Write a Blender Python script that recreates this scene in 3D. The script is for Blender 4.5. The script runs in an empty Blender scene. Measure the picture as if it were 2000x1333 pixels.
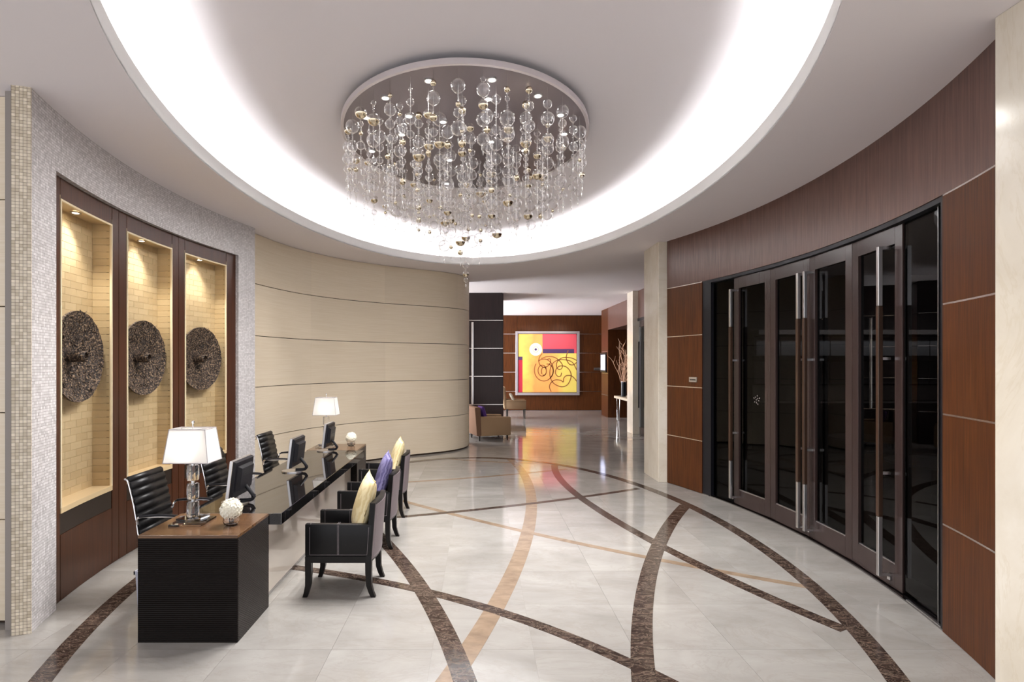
import bpy, bmesh, math, random
import numpy as np
from mathutils import Vector, Matrix

random.seed(7)
PI = math.pi
sc = bpy.context.scene
COL = sc.collection

# ------------------------------------------------------------------ camera, world, exposure
F, CX, HY, H = 1050.0, 935.0, 710.0, 1.96      # focal length and principal point in px of the 2000x1333 frame, eye height
cam_d = bpy.data.cameras.new('camera')
cam_d.sensor_width = 36.0
cam_d.lens = 36.0 * F / 2000.0
cam_d.shift_x = (1000.0 - CX) / 2000.0
cam_d.shift_y = (HY - 666.5) / 2000.0
cam_d.clip_end = 200
cam = bpy.data.objects.new('camera', cam_d)
COL.objects.link(cam)
cam.location = (0, 0, H)
cam.rotation_euler = (PI / 2, 0, 0)
sc.camera = cam

WORLD_STRENGTH = 1.15
COVE_STRENGTH = 36.0
world = bpy.data.worlds.new('world')
sc.world = world
world.use_nodes = True
world.node_tree.nodes['Background'].inputs[0].default_value = (0.94, 0.955, 1.0, 1)
world.node_tree.nodes['Background'].inputs[1].default_value = WORLD_STRENGTH

sc.view_settings.view_transform = 'Standard'
sc.view_settings.look = 'None'
sc.view_settings.gamma = 1.0
sc.view_settings.use_curve_mapping = False
sc.view_settings.exposure = 0.42
sc.cycles.use_denoising = True
sc.cycles.transparent_max_bounces = 48
sc.cycles.max_bounces = 10
sc.cycles.sample_clamp_indirect = 6.0
sc.cycles.sample_clamp_direct = 12.0
sc.cycles.caustics_reflective = False
sc.cycles.caustics_refractive = False

ZC = 3.96          # soffit height
CAB = dict(xc=-0.07, yc=6.068, bx=2.70, by=4.85)   # oval cove edge

# ------------------------------------------------------------------ pixel helpers
def at(px, py, z=0.0):
    """ray through a pixel met with the horizontal plane z"""
    Y = F * (H - z) / (py - HY)
    return ((px - CX) * Y / F, Y)
def atY(px, py, Y):
    return ((px - CX) * Y / F, Y, H - (py - HY) * Y / F)
CL, RL = (3.439, 6.031), 7.017
CR, RR = (-4.017, 5.935), 7.664
def ang(px, C, R):
    k = (px - CX) / F
    a = k * k + 1; b = -2 * (k * C[0] + C[1]); c = C[0] ** 2 + C[1] ** 2 - R * R
    Y = (-b + math.sqrt(b * b - 4 * a * c)) / (2 * a)
    return math.asin((Y - C[1]) / R)
def left_pt(R, a):
    return (CL[0] - R * math.cos(a), CL[1] + R * math.sin(a))
def right_pt(R, a):
    return (CR[0] + R * math.cos(a), CR[1] + R * math.sin(a))

# ------------------------------------------------------------------ materials
MATS = {}
class NT:
    def __init__(self, name):
        self.m = bpy.data.materials.new(name)
        self.m.use_nodes = True
        self.t = self.m.node_tree
        self.b = self.t.nodes['Principled BSDF']
        self.out = self.t.nodes['Material Output']
        MATS[name] = self.m
    def n(self, typ, **kw):
        nd = self.t.nodes.new(typ)
        for k, v in kw.items():
            if k.startswith('i_'):
                key = k[2:]
                key = int(key) if key.isdigit() else key.replace('_', ' ')
                nd.inputs[key].default_value = v
            else:
                setattr(nd, k, v)
        return nd
    def l(self, a, b):
        self.t.links.new(a, b)
    def set(self, **kw):
        for k, v in kw.items():
            self.b.inputs[k.replace('_', ' ')].default_value = v
    def ramp(self, fac, stops):
        r = self.n('ShaderNodeValToRGB')
        el = r.color_ramp.elements
        while len(el) < len(stops):
            el.new(0.5)
        for e, (p, c) in zip(el, stops):
            e.position = p
            e.color = (*c, 1) if len(c) == 3 else c
        self.l(fac, r.inputs[0])
        return r
    def bump(self, h, strength=0.2, dist=0.01):
        b = self.n('ShaderNodeBump', i_Strength=strength, i_Distance=dist)
        self.l(h, b.inputs['Height'])
        self.l(b.outputs[0], self.b.inputs['Normal'])
        return b

def srgb(r, g, b):
    f = lambda c: (c / 255 / 12.92) if c / 255 <= 0.04045 else ((c / 255 + 0.055) / 1.055) ** 2.4
    return (f(r), f(g), f(b))

def plain(name, col, rough=0.5, metal=0.0, **kw):
    m = NT(name)
    m.set(Base_Color=(*col, 1), Roughness=rough, Metallic=metal)
    for k, v in kw.items():
        m.set(**{k: v})
    return m

def emit(name, col, s):
    m = NT(name)
    m.set(Base_Color=(*col, 1), Emission_Color=(*col, 1), Emission_Strength=s, Roughness=0.6)
    return m

def wood(name, c0, c1, rough=0.35, sx=26.0, axis='z', coat=0.0, spec=0.5):
    m = NT(name)
    tc = m.n('ShaderNodeTexCoord')
    oi = m.n('ShaderNodeObjectInfo')
    mp = m.n('ShaderNodeMapping')
    mp.inputs['Scale'].default_value = (sx, sx, 0.9) if axis == 'z' else ((0.9, sx, sx) if axis == 'x' else (sx, 0.9, sx))
    add = m.n('ShaderNodeVectorMath', operation='ADD')
    m.l(tc.outputs['Object'], mp.inputs[0])
    sc_ = m.n('ShaderNodeVectorMath', operation='SCALE', i_Scale=17.0)
    comb = m.n('ShaderNodeCombineXYZ')
    m.l(oi.outputs['Random'], comb.inputs[0]); m.l(oi.outputs['Random'], comb.inputs[1]); m.l(oi.outputs['Random'], comb.inputs[2])
    m.l(comb.outputs[0], sc_.inputs[0])
    m.l(mp.outputs[0], add.inputs[0]); m.l(sc_.outputs[0], add.inputs[1])
    nz = m.n('ShaderNodeTexNoise', i_Scale=2.2, i_Detail=6.0, i_Roughness=0.62)
    m.l(add.outputs[0], nz.inputs['Vector'])
    r = m.ramp(nz.outputs[0], [(0.3, c0), (0.72, c1)])
    m.l(r.outputs[0], m.b.inputs['Base Color'])
    m.set(Roughness=rough, Coat_Weight=coat, Coat_Roughness=0.15, Specular_IOR_Level=spec)
    m.bump(nz.outputs[0], 0.06, 0.003)
    return m

def marble(name, c0, c1, c2, scale, rough, vein=None, vein_amt=0.0, spec=0.5):
    m = NT(name)
    geo = m.n('ShaderNodeNewGeometry')
    oi = m.n('ShaderNodeObjectInfo')
    sc_ = m.n('ShaderNodeVectorMath', operation='SCALE')
    m.l(geo.outputs['Position'], sc_.inputs[0]); sc_.inputs['Scale'].default_value = 1.0
    comb = m.n('ShaderNodeCombineXYZ')
    mul = m.n('ShaderNodeMath', operation='MULTIPLY', i_1=9.0)
    m.l(oi.outputs['Random'], mul.inputs[0])
    m.l(mul.outputs[0], comb.inputs[2])
    add = m.n('ShaderNodeVectorMath', operation='ADD')
    m.l(sc_.outputs[0], add.inputs[0]); m.l(comb.outputs[0], add.inputs[1])
    mp = m.n('ShaderNodeMapping')
    mp.inputs['Rotation'].default_value = (0, 0, 0.7)
    mp.inputs['Scale'].default_value = (1.0, 2.2, 1.0)
    m.l(add.outputs[0], mp.inputs[0])
    nz = m.n('ShaderNodeTexNoise', i_Scale=scale, i_Detail=8.0, i_Roughness=0.62, i_Distortion=0.6)
    m.l(mp.outputs[0], nz.inputs['Vector'])
    r = m.ramp(nz.outputs[0], [(0.28, c0), (0.5, c1), (0.72, c2)])
    col = r.outputs[0]
    if vein:
        vz = m.n('ShaderNodeTexNoise', i_Scale=scale * 0.9, i_Detail=5.0, i_Roughness=0.7, i_Distortion=1.8)
        m.l(mp.outputs[0], vz.inputs['Vector'])
        vr = m.ramp(vz.outputs[0], [(0.47, (0, 0, 0)), (0.5, (1, 1, 1)), (0.53, (0, 0, 0))])
        vm = m.n('ShaderNodeMath', operation='MULTIPLY', i_1=vein_amt)
        m.l(vr.outputs[0], vm.inputs[0])
        mx = m.n('ShaderNodeMix', data_type='RGBA')
        mx.inputs['B'].default_value = (*vein, 1)
        m.l(vm.outputs[0], mx.inputs['Factor'])
        m.l(col, mx.inputs['A'])
        col = mx.outputs['Result']
    m.l(col, m.b.inputs['Base Color'])
    m.set(Roughness=rough, Specular_IOR_Level=spec)
    return m

marble('floor_marble', srgb(148, 144, 139), srgb(162, 158, 153), srgb(175, 172, 167), 1.1, 0.09, srgb(144, 135, 127), 0.22, spec=0.75)
marble('dark_marble', srgb(34, 24, 20), srgb(58, 45, 40), srgb(94, 77, 68), 7.0, 0.12, srgb(170, 152, 134), 0.4)
marble('tan_marble', srgb(126, 107, 89), srgb(146, 125, 105), srgb(160, 140, 119), 5.0, 0.14)
marble('pillar_marble', srgb(218, 208, 190), srgb(230, 221, 205), srgb(238, 231, 218), 1.1, 0.16, srgb(206, 190, 160), 0.22)
wood('walnut', srgb(56, 26, 8), srgb(94, 52, 20), 0.42, 26, coat=0.0, spec=0.25)
wood('walnut_lit', srgb(78, 52, 44), srgb(114, 82, 72), 0.36, 26, coat=0.1)  # same walnut, reflected light painted into a lighter tone for the headers
wood('niche_wood', srgb(54, 27, 14), srgb(80, 44, 24), 0.32, 22, coat=0.0, spec=0.35)
wood('espresso_wood', srgb(24, 15, 16), srgb(40, 27, 27), 0.34, 26, coat=0.0, spec=0.3)
wood('door_wood', srgb(46, 34, 32), srgb(58, 44, 42), 0.26, 24, coat=0.15)
wood('handle_wood', srgb(50, 34, 24), srgb(72, 50, 36), 0.3, 24)
wood('desk_top_wood', srgb(78, 54, 36), srgb(118, 86, 58), 0.22, 14, axis='x', coat=0.3)
plain('dark_band_wood', srgb(38, 28, 22), 0.35)
plain('black_gap', (0.006, 0.005, 0.005), 0.7)
plain('backing_dark', srgb(60, 44, 32), 0.8)
plain('white_paint', srgb(252, 251, 250), 0.7)
plain('ceiling_paint', srgb(238, 232, 235), 0.8)
plain('grey_paint', srgb(150, 142, 136), 0.7)
plain('chrome', (0.85, 0.84, 0.85), 0.12, 1.0)
plain('brushed_steel', (0.72, 0.70, 0.70), 0.28, 1.0)
plain('trim_steel', (0.80, 0.74, 0.70), 0.25, 1.0)
plain('black_plastic', (0.007, 0.007, 0.010), 0.35, Specular_IOR_Level=0.3)
plain('black_leather', (0.006, 0.0055, 0.006), 0.34, Specular_IOR_Level=0.28)
plain('outer_back_grey', srgb(128, 116, 122), 0.45)  # lighter than the black on the rest of the armchair
plain('ebony', (0.006, 0.0045, 0.004), 0.3, Specular_IOR_Level=0.25)
plain('stitch', srgb(170, 160, 165), 0.7)
plain('bin_grey', srgb(178, 178, 190), 0.5)
plain('cream_border', srgb(240, 222, 186), 0.4)
plain('sill_stone', srgb(214, 188, 146), 0.35)
plain('wire', (0.22, 0.20, 0.19), 0.5, 0.0)
plain('canopy_metal', srgb(118, 109, 113), 0.34, 0.8)
plain('canopy_rim', srgb(210, 202, 204), 0.4, 0.6)
plain('beige_fabric', srgb(150, 122, 92), 0.85)
plain('brown_fabric', srgb(112, 82, 62), 0.85)
plain('purple_fabric', srgb(74, 40, 110), 0.8)
plain('pale_fabric', srgb(205, 198, 180), 0.85)
plain('vase_black', srgb(24, 26, 34), 0.2)
plain('branch', srgb(220, 180, 150), 0.6)
plain('console_stone', srgb(214, 202, 180), 0.3)
plain('frame_silver', srgb(205, 198, 202), 0.3, 0.7)
plain('paint_red', srgb(214, 78, 92), 0.55)
plain('paint_crimson', srgb(186, 40, 62), 0.55)
plain('paint_plum', srgb(74, 48, 92), 0.55)
plain('paint_brown', srgb(150, 90, 44), 0.55)
plain('paint_cream', srgb(250, 244, 218), 0.5)
plain('paint_silver', srgb(200, 190, 150), 0.4)
plain('gilt', (0.66, 0.57, 0.42), 0.14, 1.0)
plain('buffet_panel', srgb(190, 190, 190), 0.6)
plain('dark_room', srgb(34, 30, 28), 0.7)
plain('table_dark', srgb(40, 34, 32), 0.4)
plain('plate', srgb(170, 170, 170), 0.3)
emit('lamp_lens', (1.0, 0.96, 0.90), 30.0)
emit('warm_lens', (1.0, 0.88, 0.66), 24.0)
emit('cove_led', (0.975, 0.99, 1.0), COVE_STRENGTH)
emit('added_glow_pane', (0.97, 0.97, 1.0), 14.0)
emit('screen_glow', (0.62, 0.68, 0.95), 1.1)
emit('bulb_glow', (1.0, 0.95, 0.88), 8.0)

# cream leather wall panels
m = NT('cream_panel')
tc = m.n('ShaderNodeTexCoord'); oi = m.n('ShaderNodeObjectInfo')
mp = m.n('ShaderNodeMapping'); mp.inputs['Scale'].default_value = (0.8, 0.8, 40)
m.l(tc.outputs['Object'], mp.inputs[0])
nz = m.n('ShaderNodeTexNoise', i_Scale=2.0, i_Detail=4.0)
m.l(mp.outputs[0], nz.inputs['Vector'])
r = m.ramp(nz.outputs[0], [(0.3, srgb(226, 210, 184)), (0.7, srgb(234, 220, 198))])
hs = m.n('ShaderNodeHueSaturation')
mr = m.n('ShaderNodeMapRange', i_3=0.97, i_4=1.03)
m.l(oi.outputs['Random'], mr.inputs[0]); m.l(mr.outputs[0], hs.inputs['Value'])
m.l(r.outputs[0], hs.inputs['Color']); m.l(hs.outputs[0], m.b.inputs['Base Color'])
m.set(Roughness=0.42)
m.bump(nz.outputs[0], 0.03, 0.002)

# mother of pearl mosaic
def mosaic(name, size, c0, c1, grout, rough=0.22, metal=0.25, tilt=0.16):
    m = NT(name)
    uv = m.n('ShaderNodeUVMap')
    sc_ = m.n('ShaderNodeVectorMath', operation='SCALE', i_Scale=1.0 / size)
    m.l(uv.outputs[0], sc_.inputs[0])
    fl = m.n('ShaderNodeVectorMath', operation='FLOOR'); m.l(sc_.outputs[0], fl.inputs[0])
    wn = m.n('ShaderNodeTexWhiteNoise', noise_dimensions='2D'); m.l(fl.outputs[0], wn.inputs['Vector'])
    br = m.n('ShaderNodeTexBrick', offset=0.0, i_Scale=1.0, i_Mortar_Size=0.05, i_Brick_Width=1.0, i_Row_Height=1.0)
    br.inputs['Mortar Smooth'].default_value = 0.1
    m.l(sc_.outputs[0], br.inputs['Vector'])
    r = m.ramp(wn.outputs['Value'], [(0.0, c0), (0.7, c1), (1.0, tuple(min(1.0, v * 1.12) for v in c1))])
    mx = m.n('ShaderNodeMix', data_type='RGBA')
    m.l(br.outputs['Fac'], mx.inputs['Factor']); m.l(r.outputs[0], mx.inputs['A'])
    mx.inputs['B'].default_value = (*grout, 1)
    m.l(mx.outputs['Result'], m.b.inputs['Base Color'])
    # every chip sits at a slightly different tilt
    sub = m.n('ShaderNodeVectorMath', operation='SUBTRACT'); sub.inputs[1].default_value = (0.5, 0.5, 0.5)
    m.l(wn.outputs['Color'], sub.inputs[0])
    s2 = m.n('ShaderNodeVectorMath', operation='SCALE', i_Scale=tilt); m.l(sub.outputs[0], s2.inputs[0])
    bp = m.n('ShaderNodeBump', i_Strength=0.5, i_Distance=0.002, invert=True); m.l(br.outputs['Fac'], bp.inputs['Height'])
    ad = m.n('ShaderNodeVectorMath', operation='ADD'); m.l(bp.outputs[0], ad.inputs[0]); m.l(s2.outputs[0], ad.inputs[1])
    nm = m.n('ShaderNodeVectorMath', operation='NORMALIZE'); m.l(ad.outputs[0], nm.inputs[0])
    m.l(nm.outputs[0], m.b.inputs['Normal'])
    m.set(Roughness=rough, Metallic=metal)
    return m
mosaic('mosaic', 0.0215, srgb(198, 194, 195), srgb(220, 216, 217), srgb(150, 144, 140), 0.25, 0.0)
mosaic('mosaic_edge', 0.0235, srgb(200, 186, 162), srgb(226, 214, 194), srgb(112, 98, 82), 0.4, 0.0, 0.05)

# gilded niche tile
m = NT('gold_tile')
oi = m.n('ShaderNodeObjectInfo'); tc = m.n('ShaderNodeTexCoord')
nz = m.n('ShaderNodeTexNoise', i_Scale=14.0, i_Detail=5.0); m.l(tc.outputs['Object'], nz.inputs['Vector'])
mixf = m.n('ShaderNodeMath', operation='ADD'); m.l(oi.outputs['Random'], mixf.inputs[0]); m.l(nz.outputs[0], mixf.inputs[1])
hf = m.n('ShaderNodeMath', operation='MULTIPLY', i_1=0.5); m.l(mixf.outputs[0], hf.inputs[0])
r = m.ramp(hf.outputs[0], [(0.2, srgb(186, 163, 124)), (0.8, srgb(202, 180, 141))])
m.l(r.outputs[0], m.b.inputs['Base Color']); m.set(Roughness=0.34, Metallic=0.15)
m.bump(nz.outputs[0], 0.15, 0.004)
plain('gold_grout', srgb(244, 226, 184), 0.6)

# wicker disc: woven twigs
m = NT('wicker')
tc = m.n('ShaderNodeTexCoord')
vo = m.n('ShaderNodeTexVoronoi', feature='DISTANCE_TO_EDGE', i_Scale=55.0); m.l(tc.outputs['Object'], vo.inputs['Vector'])
nz = m.n('ShaderNodeTexNoise', i_Scale=60.0, i_Detail=4.0); m.l(tc.outputs['Object'], nz.inputs['Vector'])
r = m.ramp(nz.outputs[0], [(0.36, srgb(20, 13, 10)), (0.52, srgb(62, 46, 36)), (0.66, srgb(150, 126, 100))])
m.l(r.outputs[0], m.b.inputs['Base Color']); m.set(Roughness=0.6)
m.bump(nz.outputs[0], 0.9, 0.02)

# desk pedestal faces: fine horizontal reeding
m = NT('reeded_ebony')
tc = m.n('ShaderNodeTexCoord')
wv = m.n('ShaderNodeTexWave', wave_type='BANDS', bands_direction='Z', i_Scale=22.0); m.l(tc.outputs['Object'], wv.inputs['Vector'])
m.set(Base_Color=(*srgb(16, 10, 8), 1), Roughness=0.45, Specular_IOR_Level=0.12)
m.bump(wv.outputs[0], 0.5, 0.006)
m = NT('woven_ebony')
tc = m.n('ShaderNodeTexCoord')
mp = m.n('ShaderNodeMapping'); mp.inputs['Rotation'].default_value = (0.6, 0, 0); m.l(tc.outputs['Object'], mp.inputs[0])
wv = m.n('ShaderNodeTexWave', wave_type='BANDS', bands_direction='Z', i_Scale=24.0); m.l(mp.outputs[0], wv.inputs['Vector'])
wv2 = m.n('ShaderNodeTexWave', wave_type='BANDS', bands_direction='Y', i_Scale=24.0); m.l(mp.outputs[0], wv2.inputs['Vector'])
mu = m.n('ShaderNodeMath', operation='MULTIPLY'); m.l(wv.outputs[0], mu.inputs[0]); m.l(wv2.outputs[0], mu.inputs[1])
m.set(Base_Color=(*srgb(24, 15, 13), 1), Roughness=0.3)
m.bump(mu.outputs[0], 0.7, 0.006)

plain('black_gloss', (0.006, 0.005, 0.005), 0.03, 0.0, Specular_IOR_Level=1.0, IOR=2.4)

def thin_glass(name, tint, base=0.04, rough=0.0, power=5.0, haze=0.0):
    """thin walled pane: Schlick reflection over tinted transmission, the same from both sides"""
    m = NT(name)
    m.t.nodes.remove(m.b)
    geo = m.n('ShaderNodeNewGeometry')
    dot = m.n('ShaderNodeVectorMath', operation='DOT_PRODUCT'); m.l(geo.outputs['Normal'], dot.inputs[0]); m.l(geo.outputs['Incoming'], dot.inputs[1])
    ab = m.n('ShaderNodeMath', operation='ABSOLUTE'); m.l(dot.outputs['Value'], ab.inputs[0])
    iv = m.n('ShaderNodeMath', operation='SUBTRACT', use_clamp=True, i_0=1.0); m.l(ab.outputs[0], iv.inputs[1])
    pw = m.n('ShaderNodeMath', operation='POWER', i_1=power); m.l(iv.outputs[0], pw.inputs[0])
    fr = m.n('ShaderNodeMath', operation='MULTIPLY_ADD', i_1=1.0 - base, i_2=base, use_clamp=True); m.l(pw.outputs[0], fr.inputs[0])
    tr = m.n('ShaderNodeBsdfTransparent'); tr.inputs[0].default_value = (*tint, 1)
    gl = m.n('ShaderNodeBsdfGlossy', i_Roughness=rough)
    gl.inputs[0].default_value = (1, 1, 1, 1)
    mx = m.n('ShaderNodeMixShader')
    m.l(fr.outputs[0], mx.inputs[0]); m.l(tr.outputs[0], mx.inputs[1]); m.l(gl.outputs[0], mx.inputs[2])
    last = mx
    if haze:
        df = m.n('ShaderNodeBsdfDiffuse'); df.inputs[0].default_value = (0.95, 0.93, 0.94, 1)
        tl = m.n('ShaderNodeBsdfTranslucent'); tl.inputs[0].default_value = (0.95, 0.93, 0.94, 1)
        m1 = m.n('ShaderNodeMixShader', i_0=0.5); m.l(df.outputs[0], m1.inputs[1]); m.l(tl.outputs[0], m1.inputs[2])
        m2 = m.n('ShaderNodeMixShader', i_0=haze); m.l(mx.outputs[0], m2.inputs[1]); m.l(m1.outputs[0], m2.inputs[2])
        last = m2
    m.l(last.outputs[0], m.out.inputs[0])
    return m
thin_glass('bubble_glass', (0.965, 0.96, 0.965), 0.035, 0.0, 1.7, 0.0016)
thin_glass('smoked_glass', (0.30, 0.30, 0.31), 0.008)
plain('mirror_pane', srgb(218, 207, 195), 0.05, 0.0, IOR=1.8)
m = plain('crystal', (0.97, 0.97, 0.98), 0.0); m.set(Transmission_Weight=1.0, IOR=1.45)

m = NT('lamp_shade')
m.t.nodes.remove(m.b)
df = m.n('ShaderNodeBsdfDiffuse'); df.inputs[0].default_value = (0.86, 0.84, 0.82, 1)
tl = m.n('ShaderNodeBsdfTranslucent'); tl.inputs[0].default_value = (0.90, 0.88, 0.85, 1)
mx = m.n('ShaderNodeMixShader', i_0=0.55)
m.l(df.outputs[0], mx.inputs[1]); m.l(tl.outputs[0], mx.inputs[2]); m.l(mx.outputs[0], m.out.inputs[0])
plain('shade_trim', srgb(176, 170, 172), 0.7)

def textile(name, c0, c1, scale):
    m = NT(name)
    tc = m.n('ShaderNodeTexCoord')
    wv = m.n('ShaderNodeTexWave', i_Scale=scale, i_Distortion=6.0, i_Detail=2.0); wv.inputs['Detail Scale'].default_value = 1.5
    m.l(tc.outputs['Object'], wv.inputs['Vector'])
    r = m.ramp(wv.outputs[0], [(0.2, c0), (0.8, c1)]); m.l(r.outputs[0], m.b.inputs['Base Color'])
    m.set(Roughness=0.75); m.bump(wv.outputs[0], 0.3, 0.004)
textile('cushion_cream', srgb(226, 205, 152), srgb(242, 226, 182), 9)
textile('cushion_violet', srgb(98, 92, 138), srgb(134, 128, 172), 9)

m = NT('petal'); nz = m.n('ShaderNodeTexNoise', i_Scale=60.0)
r = m.ramp(nz.outputs[0], [(0.3, srgb(238, 232, 206)), (0.7, srgb(254, 252, 244))]); m.l(r.outputs[0], m.b.inputs['Base Color']); m.set(Roughness=0.7)

m = NT('canvas_yellow')
tc = m.n('ShaderNodeTexCoord')
sx = m.n('ShaderNodeSeparateXYZ'); m.l(tc.outputs['Object'], sx.inputs[0])
nz = m.n('ShaderNodeTexNoise', i_Scale=1.8, i_Detail=5.0); m.l(tc.outputs['Object'], nz.inputs['Vector'])
gr = m.n('ShaderNodeMath', operation='MULTIPLY_ADD', i_1=0.36, i_2=0.28); m.l(sx.outputs[0], gr.inputs[0])
ad = m.n('ShaderNodeMath', operation='MULTIPLY_ADD', i_1=0.45); m.l(nz.outputs[0], ad.inputs[0]); m.l(gr.outputs[0], ad.inputs[2])
r = m.ramp(ad.outputs[0], [(0.10, srgb(246, 206, 96)), (0.30, srgb(246, 158, 84)), (0.60, srgb(244, 172, 92)), (0.74, srgb(238, 214, 104))])
m.l(r.outputs[0], m.b.inputs['Base Color']); m.set(Roughness=0.55)

# ------------------------------------------------------------------ mesh helpers
def obj(name, bm, mats, parent=None, smooth=False, loc=None):
    me = bpy.data.meshes.new(name)
    bm.normal_update()
    bm.to_mesh(me); bm.free()
    for mm in ([mats] if isinstance(mats, str) else mats):
        me.materials.append(MATS[mm])
    if smooth:
        me.shade_smooth()
        if smooth != 'all':
            try:
                me.set_sharp_from_angle(angle=math.radians(38))
            except Exception:
                pass
    o = bpy.data.objects.new(name, me)
    COL.objects.link(o)
    if parent: o.parent = parent
    if loc: o.location = loc
    return o
def inst(name, src, parent=None, loc=(0, 0, 0), rot=(0, 0, 0), scale=None):
    o = bpy.data.objects.new(name, src.data)
    COL.objects.link(o)
    if parent: o.parent = parent
    o.location = loc; o.rotation_euler = rot
    if scale is not None: o.scale = scale if hasattr(scale, '__len__') else (scale,) * 3
    return o
def thing(name, label, cat, loc=(0, 0, 0), rotz=0, group=None):
    o = bpy.data.objects.new(name, None); COL.objects.link(o)
    o.empty_display_size = 0.1
    o.location = loc; o.rotation_euler = (0, 0, rotz)
    tag(o, label, cat, group)
    return o
def tag(o, label, cat, group=None):
    o['label'] = label; o['category'] = cat
    if group: o['group'] = group
    return o
def struct(o, label=None, cat=None):
    o['kind'] = 'structure'
    if label: o['label'] = label
    if cat: o['category'] = cat
    return o
def copy_tree(o, parent=None):
    c = o.copy(); COL.objects.link(c); c.parent = parent
    for ch in list(o.children):
        copy_tree(ch, c)
    return c

def nb(): return bmesh.new()
def box(bm, x0, x1, y0, y1, z0, z1, mi=0, bev=0.0):
    v = [bm.verts.new(p) for p in ((x0, y0, z0), (x1, y0, z0), (x1, y1, z0), (x0, y1, z0), (x0, y0, z1), (x1, y0, z1), (x1, y1, z1), (x0, y1, z1))]
    fs = []
    for q in ((0, 3, 2, 1), (4, 5, 6, 7), (0, 1, 5, 4), (1, 2, 6, 5), (2, 3, 7, 6), (3, 0, 4, 7)):
        fc = bm.faces.new([v[i] for i in q]); fc.material_index = mi; fs.append(fc)
    if bev:
        es = list({e for fc in fs for e in fc.edges})
        r = bmesh.ops.bevel(bm, geom=es, offset=bev, segments=2, affect='EDGES', profile=0.5)
        for fc in r['faces']: fc.material_index = mi
    return v
def boxo(name, x0, x1, y0, y1, z0, z1, mat, parent=None, bev=0.0):
    bm = nb(); box(bm, x0, x1, y0, y1, z0, z1, 0, bev)
    return obj(name, bm, mat, parent)
def arc_box(bm, side, R0, R1, a0, a1, z0, z1, step=0.02, mi=0):
    """curved slab following a wall arc, with UVs in metres"""
    uvl = bm.loops.layers.uv.verify()
    n = max(1, int(math.ceil(abs(a1 - a0) / step)))
    pt = left_pt if side == 'L' else right_pt
    rows = []
    for i in range(n + 1):
        a = a0 + (a1 - a0) * i / n
        p0, p1 = pt(R0, a), pt(R1, a)
        rows.append([bm.verts.new((*p0, z0)), bm.verts.new((*p0, z1)), bm.verts.new((*p1, z1)), bm.verts.new((*p1, z0))])
    def uvset(fc, uvs):
        for lp, q in zip(fc.loops, uvs): lp[uvl].uv = q
        fc.material_index = mi
    T = R1 - R0
    for i in range(n):
        A, B = rows[i], rows[i + 1]
        u0, u1 = R0 * (a0 + (a1 - a0) * i / n), R0 * (a0 + (a1 - a0) * (i + 1) / n)
        uvset(bm.faces.new((A[0], A[1], B[1], B[0])), ((u0, z0), (u0, z1), (u1, z1), (u1, z0)))
        uvset(bm.faces.new((A[1], A[2], B[2], B[1])), ((u0, 0), (u0, T), (u1, T), (u1, 0)))
        uvset(bm.faces.new((A[2], A[3], B[3], B[2])), ((u0, z1), (u0, z0), (u1, z0), (u1, z1)))
        uvset(bm.faces.new((A[3], A[0], B[0], B[3])), ((u0, T), (u0, 0), (u1, 0), (u1, T)))
    A, B = rows[0], rows[-1]
    uvset(bm.faces.new((A[3], A[2], A[1], A[0])), ((T, z0), (T, z1), (0, z1), (0, z0)))
    uvset(bm.faces.new((B[0], B[1], B[2], B[3])), ((0, z0), (0, z1), (T, z1), (T, z0)))
    bmesh.ops.recalc_face_normals(bm, faces=bm.faces[:])
def arco(name, side, R0, R1, a0, a1, z0, z1, mat, parent=None, step=0.02):
    bm = nb(); arc_box(bm, side, R0, R1, a0, a1, z0, z1, step)
    return obj(name, bm, mat, parent, smooth=True)
def path_slab(bm, pts, t0, t1, z0, z1):
    """slab along a plan polyline, between normal offsets t0..t1 (to the right of travel)"""
    rows = []
    n = len(pts)
    for i, p in enumerate(pts):
        q0, q1 = pts[max(i - 1, 0)], pts[min(i + 1, n - 1)]
        d = Vector((q1[0] - q0[0], q1[1] - q0[1])).normalized()
        nr = Vector((d.y, -d.x))
        a = Vector(p) + nr * t0; b = Vector(p) + nr * t1
        rows.append([bm.verts.new((*a, z0)), bm.verts.new((*a, z1)), bm.verts.new((*b, z1)), bm.verts.new((*b, z0))])
    for A, B in zip(rows[:-1], rows[1:]):
        for k in range(4):
            bm.faces.new((A[k], A[(k + 1) % 4], B[(k + 1) % 4], B[k]))
    bm.faces.new(rows[0][::-1]); bm.faces.new(rows[-1])
    bmesh.ops.recalc_face_normals(bm, faces=bm.faces[:])
def tube(bm, pts, r, n=8, mi=0, cap=True, flat=1.0):
    rings = []
    m_ = len(pts)
    pts = [Vector(p) for p in pts]
    up = Vector((0, 0, 1))
    for i, p in enumerate(pts):
        d = (pts[min(i + 1, m_ - 1)] - pts[max(i - 1, 0)]).normalized()
        s = d.cross(up)
        if s.length < 1e-4: s = d.cross(Vector((0, 1, 0)))
        s.normalize(); t = s.cross(d).normalized()
        rr = r[i] if hasattr(r, '__len__') else r
        rings.append([bm.verts.new(p + s * math.cos(2 * PI * k / n) * rr + t * math.sin(2 * PI * k / n) * rr * flat) for k in range(n)])
    for A, B in zip(rings[:-1], rings[1:]):
        for k in range(n):
            fc = bm.faces.new((A[k], A[(k + 1) % n], B[(k + 1) % n], B[k])); fc.material_index = mi
    if cap:
        fc = bm.faces.new(rings[0][::-1]); fc.material_index = mi
        fc = bm.faces.new(rings[-1]); fc.material_index = mi
    bmesh.ops.recalc_face_normals(bm, faces=bm.faces[:])
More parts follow.
